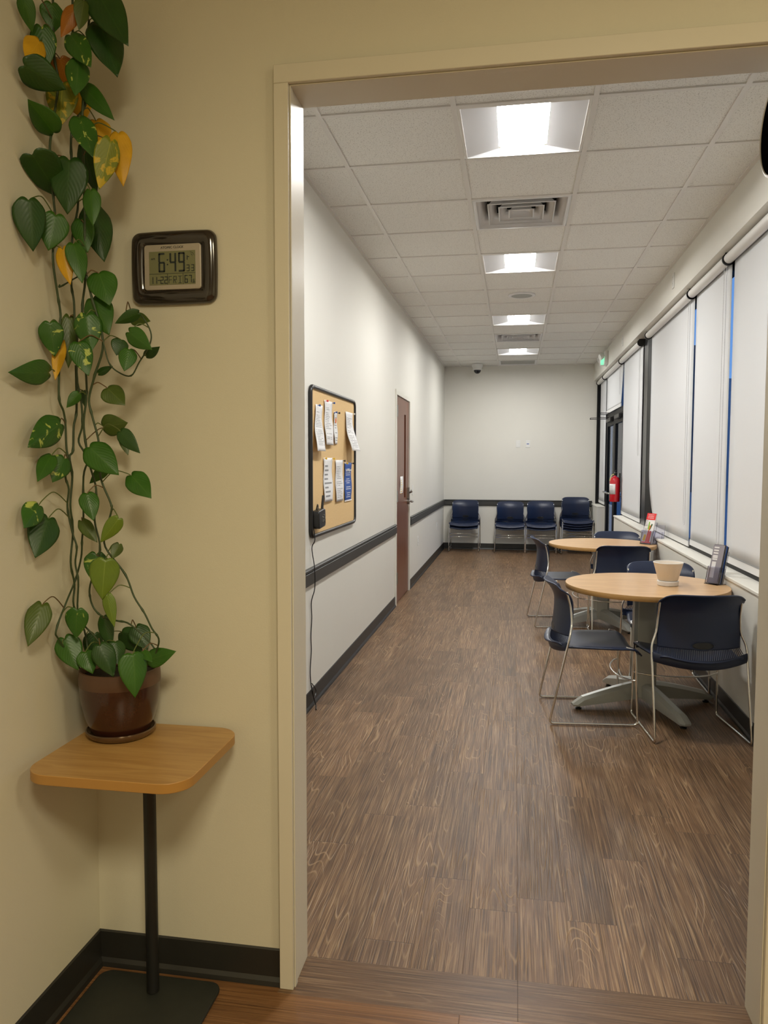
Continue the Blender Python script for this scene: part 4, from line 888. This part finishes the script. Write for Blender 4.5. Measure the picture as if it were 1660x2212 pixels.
def seg(b, ch, x, z, w, h, t):
    y0, y1 = -.0220, -.0213
    S_ = {'a': (x+t*.3, x+w-t*.3, z+h-t, z+h), 'd': (x+t*.3, x+w-t*.3, z, z+t), 'g': (x+t*.3, x+w-t*.3, z+h/2-t/2, z+h/2+t/2), 'f': (x, x+t, z+h/2+t*.2, z+h-t*.3), 'b': (x+w-t, x+w, z+h/2+t*.2, z+h-t*.3), 'e': (x, x+t, z+t*.3, z+h/2-t*.2), 'c': (x+w-t, x+w, z+t*.3, z+h/2-t*.2)}
    if ch == 'I':
        for a in ((x, x+w, z+h-t, z+h), (x, x+w, z, z+t), (x+w/2-t/2, x+w/2+t/2, z, z+h)): box(b, a[0], a[1], y0, y1, a[2], a[3])
        return
    for k in SEG[ch]: a = S_[k]; box(b, a[0], a[1], y0, y1, a[2], a[3])
    if ch == 'R':
        m_ = Matrix.Translation((x+w*.62, 0, z+h*.24)) @ Matrix.Rotation(R_(-26), 4, 'Y'); box(b, -t/2, t/2, y0, y1, -h*.26, h*.26, mx=m_)
b = bm_()
for c_, x in (('6', -.038), ('4', -.007), ('9', .017)): seg(b, c_, x, -.014, .0185, .050, .0048)
for z in (.004, .016): box(b, -.0145, -.0110, -.022, -.0213, z, z+.0035)
link('time_digits', b, 'lcdt', o)
b = bm_(); seg(b, '3', .0395, -.0135, .0085, .017, .0018); seg(b, '3', .0525, -.0135, .0085, .017, .0018); link('seconds_digits', b, 'lcdt', o)
b = bm_()
for c_, x in (('1', -.065), ('1', -.054), ('-', -.044), ('2', -.036), ('2', -.025)): seg(b, c_, x+.003, -.043, .0088, .0185, .0019)
for c_, x in (('F', -.010), ('R', .003), ('I', .017)): seg(b, c_, x, -.043, .009, .0185, .0013)
for c_, x in (('6', .034), ('7', .045)): seg(b, c_, x, -.043, .009, .020, .0020)
seg(b, '6', .0572, -.043, .005, .009, .0011); box(b, .0553, .0565, -.022, -.0213, -.043, -.0418)
box(b, -.064, .064, -.022, -.0213, -.0178, -.0170); box(b, -.0135, -.0127, -.022, -.0213, -.046, -.0175); box(b, .0295, .0303, -.022, -.0213, -.046, -.0175)
link('date_digits', b, 'lcdt', o)
b = bm_(); box(b, .041, .043, -.022, -.0213, .016, .027); box(b, .043, .047, -.022, -.0213, .023, .025); tube(b, [(.052, -.0216, .031), (.055, -.0216, .029), (.056, -.0216, .026)], .0005, 5); tube(b, [(.050, -.0216, .036), (.058, -.0216, .033), (.061, -.0216, .027)], .0005, 5); link('signal_icon', b, 'lcdt', o)
text_mesh('am_mark', 'AM', .0075, Matrix.Translation((-.053, -.0215, .021)) @ Matrix.Rotation(pi/2, 4, 'X'), 'lcdt', o)
text_mesh('maker_line', 'ATOMIC CLOCK', .0085, Matrix.Translation((.0, -.0207, .0495)) @ Matrix.Rotation(pi/2, 4, 'X'), 'lcdt', o)
